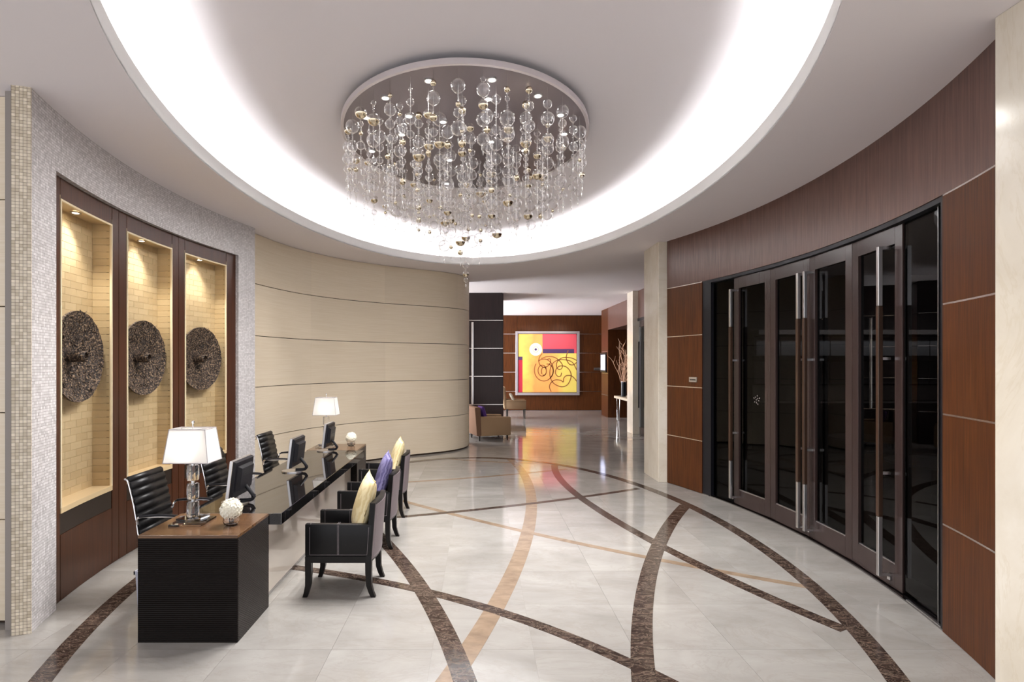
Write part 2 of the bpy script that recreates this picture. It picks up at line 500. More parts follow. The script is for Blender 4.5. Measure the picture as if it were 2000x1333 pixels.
def lathe(bm, prof, n=24, c=(0, 0, 0), mi=0, closed=False):
    rings = []
    for r, z in prof:
        if r < 1e-6:
            rings.append([bm.verts.new((c[0], c[1], c[2] + z))])
        else:
            rings.append([bm.verts.new((c[0] + r * math.cos(2 * PI * k / n), c[1] + r * math.sin(2 * PI * k / n), c[2] + z)) for k in range(n)])
    for A, B in zip(rings[:-1], rings[1:]):
        for k in range(n):
            a = [A[k % len(A)], A[(k + 1) % len(A)]] if len(A) > 1 else [A[0]]
            b = [B[(k + 1) % len(B)], B[k % len(B)]] if len(B) > 1 else [B[0]]
            if len(a) + len(b) >= 3:
                fc = bm.faces.new(a + b); fc.material_index = mi
    bmesh.ops.recalc_face_normals(bm, faces=bm.faces[:])
def prism(bm, poly, z0, z1, mi=0):
    lo = [bm.verts.new((x, y, z0)) for x, y in poly]; hi = [bm.verts.new((x, y, z1)) for x, y in poly]
    n = len(poly)
    for k in range(n):
        fc = bm.faces.new((lo[k], lo[(k + 1) % n], hi[(k + 1) % n], hi[k])); fc.material_index = mi
    a = bm.faces.new(lo[::-1]); b = bm.faces.new(hi); a.material_index = b.material_index = mi
    bmesh.ops.recalc_face_normals(bm, faces=bm.faces[:])
def catmull(pts, n=8):
    P = [Vector(p) for p in pts]; P = [P[0] * 2 - P[1]] + P + [P[-1] * 2 - P[-2]]
    out = []
    for i in range(1, len(P) - 2):
        for k in range(n):
            t = k / n
            a, b, c, d = P[i - 1], P[i], P[i + 1], P[i + 2]
            out.append(0.5 * ((2 * b) + (c - a) * t + (2 * a - 5 * b + 4 * c - d) * t * t + (3 * b - a - 3 * c + d) * t ** 3))
    out.append(P[-2]); return out
def spot(name, loc, energy, size_deg, blend=0.6, col=(1, 0.93, 0.82), radius=0.03, target=None, parent=None):
    ld = bpy.data.lights.new(name, 'SPOT'); ld.energy = energy; ld.spot_size = math.radians(size_deg); ld.spot_blend = blend
    ld.color = col; ld.shadow_soft_size = radius
    lo = bpy.data.objects.new(name, ld); COL.objects.link(lo); lo.location = loc
    if target is not None:
        d = Vector(target) - Vector(loc); lo.rotation_euler = d.to_track_quat('-Z', 'Y').to_euler()
    if parent: lo.parent = parent
    return lo
def point(name, loc, energy, col, radius=0.04, parent=None):
    ld = bpy.data.lights.new(name, 'POINT'); ld.energy = energy; ld.color = col; ld.shadow_soft_size = radius
    lo = bpy.data.objects.new(name, ld); COL.objects.link(lo); lo.location = loc
    if parent: lo.parent = parent
    return lo

# ================================================================== FLOOR
bm = nb(); box(bm, -9, 12, -3, 26, -0.05, -0.004)
floor = struct(obj('floor', bm, 'floor_marble'))
TS = 0.69
tile_src = None
x0, y0 = -1.006 - 7 * TS, 2.99 - 2 * TS
bm = nb(); box(bm, 0, TS - 0.0015, 0, TS - 0.0015, -0.02, 0.0)
src = obj('floor_tile', bm, 'floor_marble', floor, loc=(x0, y0, 0))
for i in range(14):
    for j in range(15):
        if i == 0 and j == 0: continue
        inst('floor_tile', src, floor, (x0 + i * TS, y0 + j * TS, 0))
# the rest of the paving, too far away to tell the slabs apart
bm = nb()
xa, xb, yb = x0, x0 + 14 * TS, y0 + 15 * TS
box(bm, xa, xb, yb, 26, -0.02, 0.0); box(bm, -9, xa - 0.002, -3, 26, -0.02, 0.0); box(bm, xb, 12, -3, 26, -0.02, 0.0); box(bm, xa, xb, -3, y0 - 0.002, -0.02, 0.0)
obj('far_paving', bm, 'floor_marble', floor)

def smooth_path(pxs, deg=3, ext0=0.0, ext1=0.0, n=40):
    P = np.array([at(*p) for p in pxs])
    c = P.mean(0); u, s, vt = np.linalg.svd(P - c)
    d = P[-1] - P[0]; d /= np.linalg.norm(d)
    nrm = np.array([-d[1], d[0]])
    t = (P - c) @ d; w = (P - c) @ nrm
    k = np.polyfit(t, w, deg)
    tt = np.linspace(t.min() - ext0, t.max() + ext1, n)
    return [tuple(c + d * a + nrm * np.polyval(k, a)) for a in tt]
def band(name, path, width, mat, top):
    bm = nb(); path_slab(bm, path, -width / 2, width / 2, -0.015, top)
    return obj(name, bm, mat, floor)
# oval border ring
bm = nb()
ring = dict(xc=-0.058, yc=5.958, bx=3.143, by=5.25)
N = 160; rw = 0.14; rows = []
for k in range(N):
    a = 2 * PI * k / N; ca, sa = math.cos(a), math.sin(a)
    o_ = (ring['xc'] + ring['bx'] * ca, ring['yc'] + ring['by'] * sa); i_ = (ring['xc'] + (ring['bx'] - rw) * ca, ring['yc'] + (ring['by'] - rw) * sa)
    rows.append([bm.verts.new((*i_, -0.015)), bm.verts.new((*i_, 0.003)), bm.verts.new((*o_, 0.003)), bm.verts.new((*o_, -0.015))])
for k in range(N):
    A, B = rows[k], rows[(k + 1) % N]
    for q in range(4): bm.faces.new((A[q], A[(q + 1) % 4], B[(q + 1) % 4], B[q]))
bmesh.ops.recalc_face_normals(bm, faces=bm.faces[:])
o = obj('inlay_ring', bm, 'dark_marble', floor); o['label'] = 'dark brown marble oval border ring'
D1 = [(909, 1333), (870, 1238), (824, 1151), (792, 1106), (768, 1079), (750, 1057)]
D2 = [(572, 1109), (648, 1119), (725, 1134.5), (802, 1150), (868, 1166), (900, 1172.5), (960, 1189.5), (1075, 1232), (1150, 1262), (1250, 1306), (1300, 1330)]
D3 = [(1083, 909), (1103, 945), (1128, 968), (1166, 996.5), (1229, 1033), (1277, 1058.5), (1310, 1074.7), (1380, 1111), (1450, 1146), (1520, 1178), (1590, 1206), (1654, 1231)]
D4 = [(1339, 988), (1321.5, 1006), (1302.6, 1035), (1288, 1065), (1275, 1094), (1268, 1117), (1257, 1175), (1255, 1225), (1253.5, 1262), (1256, 1300), (1257, 1333)]
T1 = [(997, 898), (1012, 912.5), (1027, 934.5), (1036, 957.6), (1038, 983), (1036, 1008), (1030, 1041.7), (1018, 1077), (1004, 1120), (995, 1135), (972.5, 1175), (947.5, 1220), (922.5, 1265), (876, 1330)]
T2 = [(787, 978.6), (798, 983), (865, 999.7), (949, 1021.7), (1018, 1037.5), (1096, 1054), (1150, 1066), (1260, 1088.7), (1296, 1097), (1408, 1116.7), (1520, 1136), (1576, 1147.5)]
T3 = [(772.6, 1011), (844, 1006), (928, 995.5), (1012, 986), (1117, 974.5), (1134.5, 973), (1246, 954.5)]
T4 = [(800, 942), (907, 934.5), (1008, 927), (1075, 920), (1106.6, 916.7)]
T5 = [(875.5, 896.7), (928, 901), (1001.6, 904), (1064.6, 905)]
band('inlay_band', smooth_path(T4, 2, 1.2, 0.0), 0.085, 'tan_marble', 0.0010)
band('inlay_band', smooth_path(T5, 2, 0.0, 0.0), 0.085, 'tan_marble', 0.0012)
band('inlay_band', smooth_path(T2, 3, 0.5, 0.0), 0.085, 'tan_marble', 0.0014)
band('inlay_band', smooth_path(T1, 4, 0.0, 0.8, 60), 0.15, 'tan_marble', 0.0016)
band('inlay_band', smooth_path(T3, 2, 0.6, 0.0), 0.09, 'dark_marble', 0.0018)
band('inlay_band', smooth_path(D3, 4, 0.0, 0.0, 60), 0.125, 'dark_marble', 0.0020)
band('inlay_band', smooth_path(D2, 3, 0.1, 0.8, 50), 0.105, 'dark_marble', 0.0022)
band('inlay_band', smooth_path(D1, 3, 0.8, 0.4), 0.145, 'dark_marble', 0.0024)
band('inlay_band', smooth_path(D4, 4, 0.0, 0.8, 60), 0.15, 'dark_marble', 0.0026)

# ================================================================== CEILING with oval cove
N = 160
def ell(k, off=0.0):
    a = 2 * PI * k / N
    return (CAB['xc'] + (CAB['bx'] + off) * math.cos(a), CAB['yc'] + (CAB['by'] + off) * math.sin(a))
RX0, RX1, RY0, RY1 = -9.0, 12.0, -3.0, 26.0
def rect_pt(k):
    a = 2 * PI * k / N; dx, dy = math.cos(a), math.sin(a)
    t = min(((RX1 - CAB['xc']) / dx) if dx > 1e-9 else ((RX0 - CAB['xc']) / dx if dx < -1e-9 else 1e9),
            ((RY1 - CAB['yc']) / dy) if dy > 1e-9 else ((RY0 - CAB['yc']) / dy if dy < -1e-9 else 1e9))
    return (CAB['xc'] + dx * t, CAB['yc'] + dy * t)
bm = nb()
A = [bm.verts.new((*ell(k), ZC)) for k in range(N)]
B = [bm.verts.new((*rect_pt(k), ZC)) for k in range(N)]
B2 = [bm.verts.new((*rect_pt(k), ZC + 0.03)) for k in range(N)]
corner = {}
for k in range(N):
    q = (k + 1) % N
    bm.faces.new((A[k], A[q], B[q], B[k])); bm.faces.new((B[k], B[q], B2[q], B2[k]))
# close the four outer corners
for cx_, cy_ in ((RX0, RY0), (RX1, RY0), (RX0, RY1), (RX1, RY1)):
    a = math.atan2(cy_ - CAB['yc'], cx_ - CAB['xc']) % (2 * PI); k = int(a / (2 * PI) * N) % N
    bm.faces.new((B[k], B[(k + 1) % N], bm.verts.new((cx_, cy_, ZC))))
ceiling = struct(obj('ceiling', bm, 'ceiling_paint'))
def ell_band(name, prof, mat, parent=ceiling, closed=True):
    """sweep a (offset, z) profile round the oval"""
    bm = nb(); rows = [[bm.verts.new((*ell(k, off), z)) for off, z in prof] for k in range(N)]
    m_ = len(prof)
    for k in range(N):
        P, Q = rows[k], rows[(k + 1) % N]
        for i in range(m_ if closed else m_ - 1):
            bm.faces.new((P[i], P[(i + 1) % m_], Q[(i + 1) % m_], Q[i]))
    bmesh.ops.recalc_face_normals(bm, faces=bm.faces[:])
    return obj(name, bm, mat, parent, smooth=True)
ZL = 4.112; ZU = 4.56
ell_band('cove_lip', [(0.0, ZC - 0.001), (0.0, ZL), (0.025, ZL), (0.025, ZC + 0.02), (0.0, ZC + 0.02)], 'white_paint')
ell_band('cove_ledge', [(0.025, ZC + 0.012), (0.50, ZC + 0.012), (0.50, ZC + 0.03), (0.025, ZC + 0.03)], 'white_paint')
ell_band('cove_wall', [(0.48, ZC + 0.02), (0.48, ZU - 0.22), (0.455, ZU - 0.12), (0.39, ZU - 0.04), (0.27, ZU + 0.002), (0.52, ZU + 0.01), (0.52, ZC + 0.02)], 'white_paint')
bm = nb()
vs = [bm.verts.new((*ell(k, 0.55), ZU)) for k in range(N)]; bm.faces.new(vs)
obj('cove_ceiling', bm, 'ceiling_paint', ceiling)
led = ell_band('cove_light', [(0.12, ZC + 0.04), (0.12, ZC + 0.055), (0.17, ZC + 0.055), (0.17, ZC + 0.04)], 'cove_led', parent=None)
tag(led, 'hidden white light strip running round the oval ceiling cove', 'light strip')

# ================================================================== LEFT WALL: mosaic frame, wood panelling, three niches
deg = math.radians
wl = bpy.data.objects.new('wall_left', None); COL.objects.link(wl); struct(wl)
aE0, aE1 = math.asin((3.905 - CL[1]) / RL), ang(498, CL, RL)
aO0, aO1 = ang(110, CL, RL), ang(460, CL, RL + 0.05)
bm = nb()
arc_box(bm, 'L', RL, RL + 0.10, aE0, aO0, 0, ZC)
arc_box(bm, 'L', RL, RL + 0.10, aO1, aE1, 0, ZC)
arc_box(bm, 'L', RL, RL + 0.10, aO0, aO1, 3.49, ZC)
obj('mosaic_surround', bm, 'mosaic', wl, smooth=True)
# near end of the mosaic wall, facing the camera
bm = nb(); uvl = bm.loops.layers.uv.verify()
p, q = Vector(left_pt(RL - 0.001, aE0)), Vector(left_pt(RL + 0.118, aE0))
dn = Vector((-(q - p).y, (q - p).x)).normalized(); dn = dn if dn.y < 0 else -dn
p0, q0, p1, q1 = p + dn * 0.001, q + dn * 0.001, p + dn * 0.012, q + dn * 0.012
vs = [bm.verts.new(c) for c in ((*p1, 0), (*q1, 0), (*q1, ZC), (*p1, ZC))]
wd_ = (q - p).length
fc = bm.faces.new(vs)
for lp, c in zip(fc.loops, ((0, 0), (wd_, 0), (wd_, ZC), (0, ZC))): lp[uvl].uv = c
bk_ = [bm.verts.new(c) for c in ((*p0, 0), (*q0, 0), (*q0, ZC), (*p0, ZC))]
for k in range(4):
    f2 = bm.faces.new((vs[k], vs[(k + 1) % 4], bk_[(k + 1) % 4], bk_[k]))
    for lp in f2.loops: lp[uvl].uv = (lp.vert.co.x, lp.vert.co.z)
bmesh.ops.recalc_face_normals(bm, faces=bm.faces[:])
obj('mosaic_end', bm, 'mosaic_edge', wl)
Rw = RL + 0.05
niches = [(ang(117.6, CL, Rw), ang(218.7, CL, Rw)), (ang(247.6, CL, Rw), ang(336, CL, Rw)), (ang(361, CL, Rw), ang(442, CL, Rw))]
ZN0, ZN1, ND = 0.765, 3.318, 0.18
g = 0.0006
def wp(a0, a1, z0, z1, mat='niche_wood', R=Rw):
    return arco('wood_panel', 'L', R, R + 0.03, a0 + g, a1 - g, z0, z1, mat, wl)
edges = [aO0 - 0.004] + [e for n_ in niches for e in n_] + [aO1 + 0.004]
seams = [None, ang(232, CL, Rw), ang(348.7, CL, Rw), None]
for k in range(4):
    a0, a1 = edges[2 * k], edges[2 * k + 1]
    if seams[k]:
        wp(a0, seams[k], 0.004, 3.49); wp(seams[k], a1, 0.004, 3.49)
    else:
        wp(a0, a1, 0.004, 3.49)
for a0, a1 in niches:
    wp(a0, a1, ZN1 + 0.002, 3.49)
    wp(a0, a1, 0.545, ZN0 - 0.045, 'dark_band_wood', Rw + 0.004)
    wp(a0, a1, 0.004, 0.543)
arco('opening_backing', 'L', Rw + 0.03, Rw + 0.05, aO0 - 0.01, niches[0][0], 0, 3.5, 'black_gap', wl)
for k in (0, 1):
    arco('opening_backing', 'L', Rw + 0.03, Rw + 0.05, niches[k][1], niches[k + 1][0], 0, 3.5, 'black_gap', wl)
arco('opening_backing', 'L', Rw + 0.03, Rw + 0.05, niches[2][1], aO1 + 0.01, 0, 3.5, 'black_gap', wl)
arco('opening_backing', 'L', Rw + 0.034, Rw + 0.05, aO0, aO1, 0, ZN0 - 0.03, 'black_gap', wl)
arco('opening_backing', 'L', Rw + 0.03, Rw + 0.05, aO0, aO1, ZN1 + 0.01, 3.6, 'black_gap', wl)

TH = 0.0662
for ni, (a0, a1) in enumerate(niches):
    nt = bpy.data.objects.new('wall_niche', None); COL.objects.link(nt); struct(nt)
    nt['label'] = ('gold-tiled wall niche nearest the mosaic end', 'gold-tiled wall niche in the middle of the panelling', 'gold-tiled wall niche farthest along the panelling')[ni]
    Rb = Rw + ND
    arco('niche_back', 'L', Rb, Rb + 0.03, a0 - 0.004, a1 + 0.004, ZN0 - 0.05, ZN1 + 0.05, 'gold_grout', nt)
    for a, s in ((a0, -1), (a1, 1)):
        arco('niche_side', 'L', Rw + 0.001, Rb, a + (0.0006 if s > 0 else -0.0030), a + (0.0030 if s > 0 else -0.0006), ZN0 - 0.05, ZN1 + 0.05, 'gold_grout', nt)
    arco('niche_top', 'L', Rw + 0.001, Rb, a0, a1, ZN1, ZN1 + 0.03, 'sill_stone', nt)
    arco('sill', 'L', Rw - 0.006, Rb, a0, a1, ZN0 - 0.045, ZN0, 'sill_stone', nt)
    # pale border round the opening
    bw = 0.0022
    for (b0, b1, z0, z1) in ((a0, a0 + bw, ZN0, ZN1), (a1 - bw, a1, ZN0, ZN1), (a0, a1, ZN1 - 0.016, ZN1)):
        arco('border', 'L', Rw - 0.006, Rw + 0.012, b0, b1, z0, z1, 'cream_border', nt)
    # tiles: running bond, back and both cheeks
    rows_n = int((ZN1 - ZN0) / TH); th = (ZN1 - ZN0) / rows_n
    ncol = 5; da = (a1 - a0) / ncol
    tsrc = {}
    gap = 0.0030
    mid = (a0 + a1) / 2
    for rI in range(rows_n):
        z0 = ZN0 + rI * th
        cuts = [a0 + da * c for c in range(ncol + 1)] if rI % 2 == 0 else [a0] + [a0 + da * (c + 0.5) for c in range(ncol)] + [a1]
        for c0, c1 in zip(cuts[:-1], cuts[1:]):
            w = (c1 - c0) * Rb - gap; key = round(w, 3)
            cm = (c0 + c1) / 2; P = left_pt(Rb - 0.0, cm)
            if key not in tsrc:
                b2 = nb(); box(b2, -0.004, 0.004, -w / 2, w / 2, 0, th - gap)
                tsrc[key] = obj('tile', b2, 'gold_tile', nt); t_ = tsrc[key]
            else:
                t_ = inst('tile', tsrc[key], nt)
            t_.location = (P[0], P[1], z0); t_.rotation_euler = (0, 0, -cm)
        for a, s in ((a1, 1), (a0, -1)):
            P = left_pt(Rw + ND / 2 + 0.006, a)
            if ('s', s) not in tsrc:
                b2 = nb(); box(b2, -ND / 2 + 0.008, ND / 2 - 0.010, -0.003, 0.003, 0, th - gap)
                tsrc[('s', s)] = obj('tile', b2, 'gold_tile', nt); t_ = tsrc[('s', s)]
            else:
                t_ = inst('tile', tsrc[('s', s)], nt)
            t_.location = (P[0], P[1], z0); t_.rotation_euler = (0, 0, -a)
    # recessed downlight in the niche head
    P = left_pt(Rw + ND * 0.5, mid)
    b2 = nb(); lathe(b2, [(0.0, -0.002), (0.026, -0.002), (0.026, 0.004), (0.0, 0.004)], 20)
    dl = obj('niche_downlight', b2, 'warm_lens', None, loc=(P[0], P[1], ZN1 - 0.006))
    tag(dl, 'small recessed downlight in the head of the %s gold niche' % ('nearest', 'middle', 'farthest')[ni], 'downlight', 'niche downlights')
    b2 = nb(); lathe(b2, [(0.027, -0.006), (0.042, -0.006), (0.042, 0.004), (0.027, 0.004), (0.027, -0.006)], 20)
    obj('bezel', b2, 'brushed_steel', dl)
    spot('niche_lamp', (P[0], P[1], ZN1 - 0.03), 58, 96, 0.9, (1, 0.94, 0.85), 0.03, (left_pt(Rw + ND * 0.62, mid)[0], P[1], 0.5))
    # second lamp line: light washing the sill from below the border
    # woven disc with a central spout, hung on the back of the niche
    wd = thing('woven_disc', ('woven wicker disc with a spout hanging in the nearest niche', 'woven wicker disc with a spout hanging in the middle niche', 'woven wicker disc with a spout hanging in the farthest niche')[ni],
               'wall sculpture', (*left_pt(Rb - 0.005, mid), 2.02), -mid, 'woven wall discs')
    b2 = nb()
    prof = []
    Rd = 0.41
    NR, NS = 22, 72
    rings = []
    rng = random.Random(ni)
    for i in range(NR + 1):
        t = i / NR; rr = 0.05 + (Rd - 0.05) * t
        dep = 0.014 + 0.106 * t ** 1.5      # a shallow dish, its rim standing proud of the niche back
        rings.append([b2.verts.new((dep + rng.uniform(-.0045, .0045), rr * math.cos(2 * PI * k / NS) * (1 + rng.uniform(-.006, .006) * (t > .9)), rr * math.sin(2 * PI * k / NS))) for k in range(NS)])
    for A_, B_ in zip(rings[:-1], rings[1:]):
        for k in range(NS): b2.faces.new((A_[k], A_[(k + 1) % NS], B_[(k + 1) % NS], B_[k]))
    prev = rings[-1]
    for dx_, f_ in ((-0.022, 0.995), (-0.05, 0.88), (-0.098, 0.45)):
        nx = [b2.verts.new((0.12 + dx_, v.co.y * f_, v.co.z * f_)) for v in rings[-1]]
        for k in range(NS): b2.faces.new((prev[k], prev[(k + 1) % NS], nx[(k + 1) % NS], nx[k]))
        prev = nx
    b2.faces.new(prev)
    bmesh.ops.recalc_face_normals(b2, faces=b2.faces[:])
    obj('disc', b2, 'wicker', wd)
    b2 = nb()
    NS = 28
    prof = [(0.014, 0.062), (0.04, 0.053), (0.10, 0.050), (0.172, 0.050), (0.178, 0.044), (0.172, 0.036), (0.06, 0.034)]
    rr_ = [[b2.verts.new((x, r_ * math.cos(2 * PI * k / NS), r_ * math.sin(2 * PI * k / NS))) for k in range(NS)] for x, r_ in prof]
    for A_, B_ in zip(rr_[:-1], rr_[1:]):
        for k in range(NS): b2.faces.new((A_[k], A_[(k + 1) % NS], B_[(k + 1) % NS], B_[k]))
    b2.faces.new(rr_[-1])
    bmesh.ops.recalc_face_normals(b2, faces=b2.faces[:])
    obj('spout', b2, 'wicker', wd, smooth=True)
    # each twig bundle: radial and ring strands standing proud of the disc
    b2 = nb()
    for i in range(230):
        t = rng.uniform(0.15, 0.97); a = rng.uniform(0, 2 * PI); L = rng.uniform(0.03, 0.08); dirn = a + rng.uniform(-1.5, 1.5)
        def sp(tx):
            y = (0.05 + .36 * t) * math.cos(a) + math.cos(dirn) * L * tx; z = (0.05 + .36 * t) * math.sin(a) + math.sin(dirn) * L * tx
            q = min(1, max(0, (math.hypot(y, z) - 0.05) / 0.36))
            return (0.017 + 0.106 * q ** 1.5, y, z)
        tube(b2, [sp(-.5), sp(0), sp(.5)], 0.0035, 4)
    o = obj('twig_weave', b2, 'wicker', wd); o['kind'] = 'stuff'

# cream wall left of the mosaic end
wnl = bpy.data.objects.new('wall_left_side', None); COL.objects.link(wnl); struct(wnl)
boxo('backing', -6.5, -3.46, 4.06, 4.2, 0, ZC, 'backing_dark', wnl)
zs = [0.03, 0.79, 1.59, 2.385, 3.185, ZC]
for z0, z1 in zip(zs[:-1], zs[1:]):
    boxo('panel', -6.5, -3.478, 4.02, 4.058, z0 + 0.004, z1 - 0.004, 'cream_panel', wnl, 0.003)
boxo('reveal_post', -3.476, -3.40, 3.945, 4.3, 0, ZC, 'grey_paint', wnl)

# ================================================================== BACK WALL: cream leather panels on an S curve
ctrl = [(-3.50, 7.85), (-3.44, 8.25), (-3.29, 8.95), (-3.05, 9.60), (-2.58, 10.33), (-1.97, 10.92), (-1.40, 11.33), (-0.86, 11.68), (-0.50, 12.02), (-0.285, 12.42), (-0.23, 12.85), (-0.30, 13.15), (-0.55, 13.32), (-1.2, 13.36), (-3.6, 13.36)]
path = [(v.x, v.y) for v in catmull([(x, y, 0) for x, y in ctrl], 10)]
def pxof(p): return CX + F * p[0] / p[1]
def cut(px):
    for i in range(len(path) - 1):
        if pxof(path[i]) <= px <= pxof(path[i + 1]) and path[i + 1][1] < 12.9: return i + 1
    return len(path) - 1
ci = [0, cut(604.5), cut(750.5), cut(893.5), len(ctrl) * 10 - 32, len(path) - 1]
wb = bpy.data.objects.new('wall_back', None); COL.objects.link(wb); struct(wb)
bm = nb(); path_slab(bm, path, -0.06, -0.03, 0, ZC); obj('backing', bm, 'backing_dark', wb, smooth=True)
for a, b in zip(ci[:-1], ci[1:]):
    seg = path[a:b + 1]
    if len(seg) < 2: continue
    # vertical seams are tight: trim each end a hair
    s0 = Vector(seg[0]).lerp(Vector(seg[1]), 0.006); s1 = Vector(seg[-1]).lerp(Vector(seg[-2]), 0.006)
    seg = [tuple(s0)] + seg[1:-1] + [tuple(s1)]
    for z0, z1 in zip(zs[:-1], zs[1:]):
        bm = nb(); path_slab(bm, seg, -0.03, 0.0, z0 + 0.0055, z1 - 0.0055)
        obj('panel', bm, 'cream_panel', wb, smooth=True)

# ================================================================== RIGHT WALL: walnut panels, steel trims, doors
wr = bpy.data.objects.new('wall_right', None); COL.objects.link(wr); struct(wr)
aR0, aR1 = deg(-21.5), deg(22.03)
aD0, aD1 = ang(1841, CR, RR), ang(1371, CR, RR)
arco('header_panel', 'R', RR, RR + 0.05, aR0, aR1, 3.188, ZC, 'walnut_lit', wr)
arco('backing', 'R', RR + 0.05, RR + 0.3, aR0, aR1, 3.3, ZC, 'black_gap', wr)
lev = [0.0, 0.79, 1.59, 2.39, 3.182]
for a0, a1 in ((aR0, aD0), (aD1, aR1)):
    arco('backing', 'R', RR + 0.03, RR + 0.15, a0, a1, 0, 3.3, 'black_gap', wr)
    for z0, z1 in zip(lev[:-1], lev[1:]):
        arco('wood_panel', 'R', RR, RR + 0.028, a0, a1, z0 + 0.007, z1 - 0.007, 'walnut', wr)
    for z in lev[1:]:
        arco('trim_strip', 'R', RR + 0.001, RR + 0.028, a0, a1, z - 0.006, z + 0.006, 'trim_steel', wr)
# door frame
for nm, a0, a1, z0, z1 in (('door_jamb', aD0, aD0 + 0.006, 0, 3.18), ('door_jamb', aD1 - 0.024, aD1, 0, 3.18), ('door_head', aD0, aD1, 3.145, 3.186)):
    arco(nm, 'R', RR + 0.01, RR + 0.14, a0, a1, z0, z1, 'black_plastic', wr)
arco('threshold', 'R', RR + 0.01, RR + 0.16, aD0, aD1, -0.01, 0.012, 'black_gloss', wr)
arco('sill_strip', 'R', RR + 0.012, RR + 0.03, aD0 + 0.006, ang(1766, CR, RR), 0.0, 0.02, 'brushed_steel', wr)
def chord(a0, a1, R):
    p, q = Vector(right_pt(R, a0)), Vector(right_pt(R, a1))
    d = q - p
    return p, math.atan2(d.y, d.x), d.length
Rd_ = RR + 0.07
# local frame of a leaf: x along the chord from the near to the far edge, -y... room side is +y rotated: compute sign below
dcut = [ang(px, CR, Rd_) for px in (1768, 1668.5, 1584.5, 1507.5, 1436)]
dlabels = ['dark wood framed glass door leaf nearest the camera', 'second dark glass door leaf from the camera, handle beside its neighbour', 'third dark glass door leaf from the camera, in the centre pair', 'dark glass door leaf farthest from the camera, by the side light']
for k in range(4):
    p, rz, w = chord(dcut[k], dcut[k + 1], Rd_)
    d = bpy.data.objects.new('door_%d' % (k + 1), None); COL.objects.link(d)
    d.location = (p.x, p.y, 0); d.rotation_euler = (0, 0, rz); struct(d, dlabels[k], 'door')
    # +y local is to the left of travel (towards -X, the room)
    sw, tr, br = 0.105, 0.15, 0.20
    zt = 3.14
    gp = 0.003
    boxo('stile', gp, sw, -0.03, 0.02, 0.02, zt, 'door_wood', d, 0.002)
    boxo('stile', w - sw, w - gp, -0.03, 0.02, 0.02, zt, 'door_wood', d, 0.002)
    boxo('rail', sw, w - sw, -0.03, 0.02, zt - tr, zt, 'door_wood', d)
    boxo('rail', sw, w - sw, -0.03, 0.02, 0.02, 0.02 + br, 'door_wood', d)
    boxo('glass_pane', sw, w - sw, -0.012, -0.006, 0.02 + br, zt - tr, 'smoked_glass', d)
    bm = nb()
    for q in ((sw, w - sw, 0.02 + br, 0.02 + br + 0.012),):
        box(bm, q[0], q[1], -0.006, 0.012, q[2], q[3])
    obj('glazing_bead', bm, 'brushed_steel', d)
    # pull handle: leaves 1 & 3 carry it at the near edge, 2 & 4 at the far edge
    hx = {0: 0.17, 1: w - 0.06, 2: 0.07, 3: w - 0.05}[k]
    hd = bpy.data.objects.new('pull_handle', None); COL.objects.link(hd); hd.parent = d
    hr = 0.020; hy = 0.105
    boxo('grip_wood', hx - hr, hx + hr, hy - hr, hy + hr, 0.62, 2.46, 'handle_wood', hd, 0.006)
    for z0, z1 in ((0.10, 0.62), (2.46, 2.98)):
        boxo('steel_end', hx - hr * 0.9, hx + hr * 0.9, hy - hr * 0.9, hy + hr * 0.9, z0, z1, 'brushed_steel', hd, 0.005)
    for z in (0.115, 1.0, 2.0, 2.965):
        boxo('standoff', hx - 0.012, hx + 0.012, 0.02, hy, z - 0.012, z + 0.012, 'brushed_steel', hd)
    boxo('floor_bolt', hx + 0.05 if k in (1, 3) else hx - 0.02, hx + 0.09 if k in (1, 3) else hx + 0.02, 0.02, 0.035, 0.07, 0.10, 'brushed_steel', d, 0.003)
for i, (pa, pb) in enumerate(((1838, 1768), (1436, 1384))):
    p, rz, w = chord(ang(pa, CR, Rd_), ang(pb, CR, Rd_), Rd_)
    d = bpy.data.objects.new('window_%d' % (i + 1), None); COL.objects.link(d)
    d.location = (p.x, p.y, 0); d.rotation_euler = (0, 0, rz); struct(d, ('smoked glass side light next to the near walnut panels', 'smoked glass side light next to the far walnut panels')[i], 'window')
    boxo('glass_pane', 0.004, w - 0.004, 0.0, 0.008, 0.02, 3.14, 'smoked_glass', d)
    boxo('edge_profile', -0.004 if i == 0 else w - 0.004, 0.004 if i == 0 else w + 0.004, -0.004, 0.02, 0.0, 3.15, 'brushed_steel', d)
# logo etched on the farthest door pane: a small flower cluster
p, rz, w = chord(dcut[3], dcut[4], Rd_)
d4 = bpy.data.objects['door_4']
bm = nb()
for k in range(10):
    a = k * 2.4; r_ = 0.016 * math.sqrt(k); L = 0.02
    c = Vector((w * 0.40 + r_ * 1.1 * math.cos(a), 0, 1.48 + r_ * 1.3 * math.sin(a)))
    poly = [c + Vector((math.cos(a + q) * L * s, 0, math.sin(a + q) * L * s)) for q, s in ((0, 1), (0.9, .45), (PI, .4), (-0.9, .45))]
    vs = [bm.verts.new((v.x, -0.0052, v.z)) for v in poly]; bm.faces.new(vs)
ex = bmesh.ops.extrude_face_region(bm, geom=bm.faces[:])
for v in [q for q in ex['geom'] if isinstance(q, bmesh.types.BMVert)]: v.co.y += 0.0006
bmesh.ops.recalc_face_normals(bm, faces=bm.faces[:])
obj('etched_emblem', bm, 'grey_paint', d4)

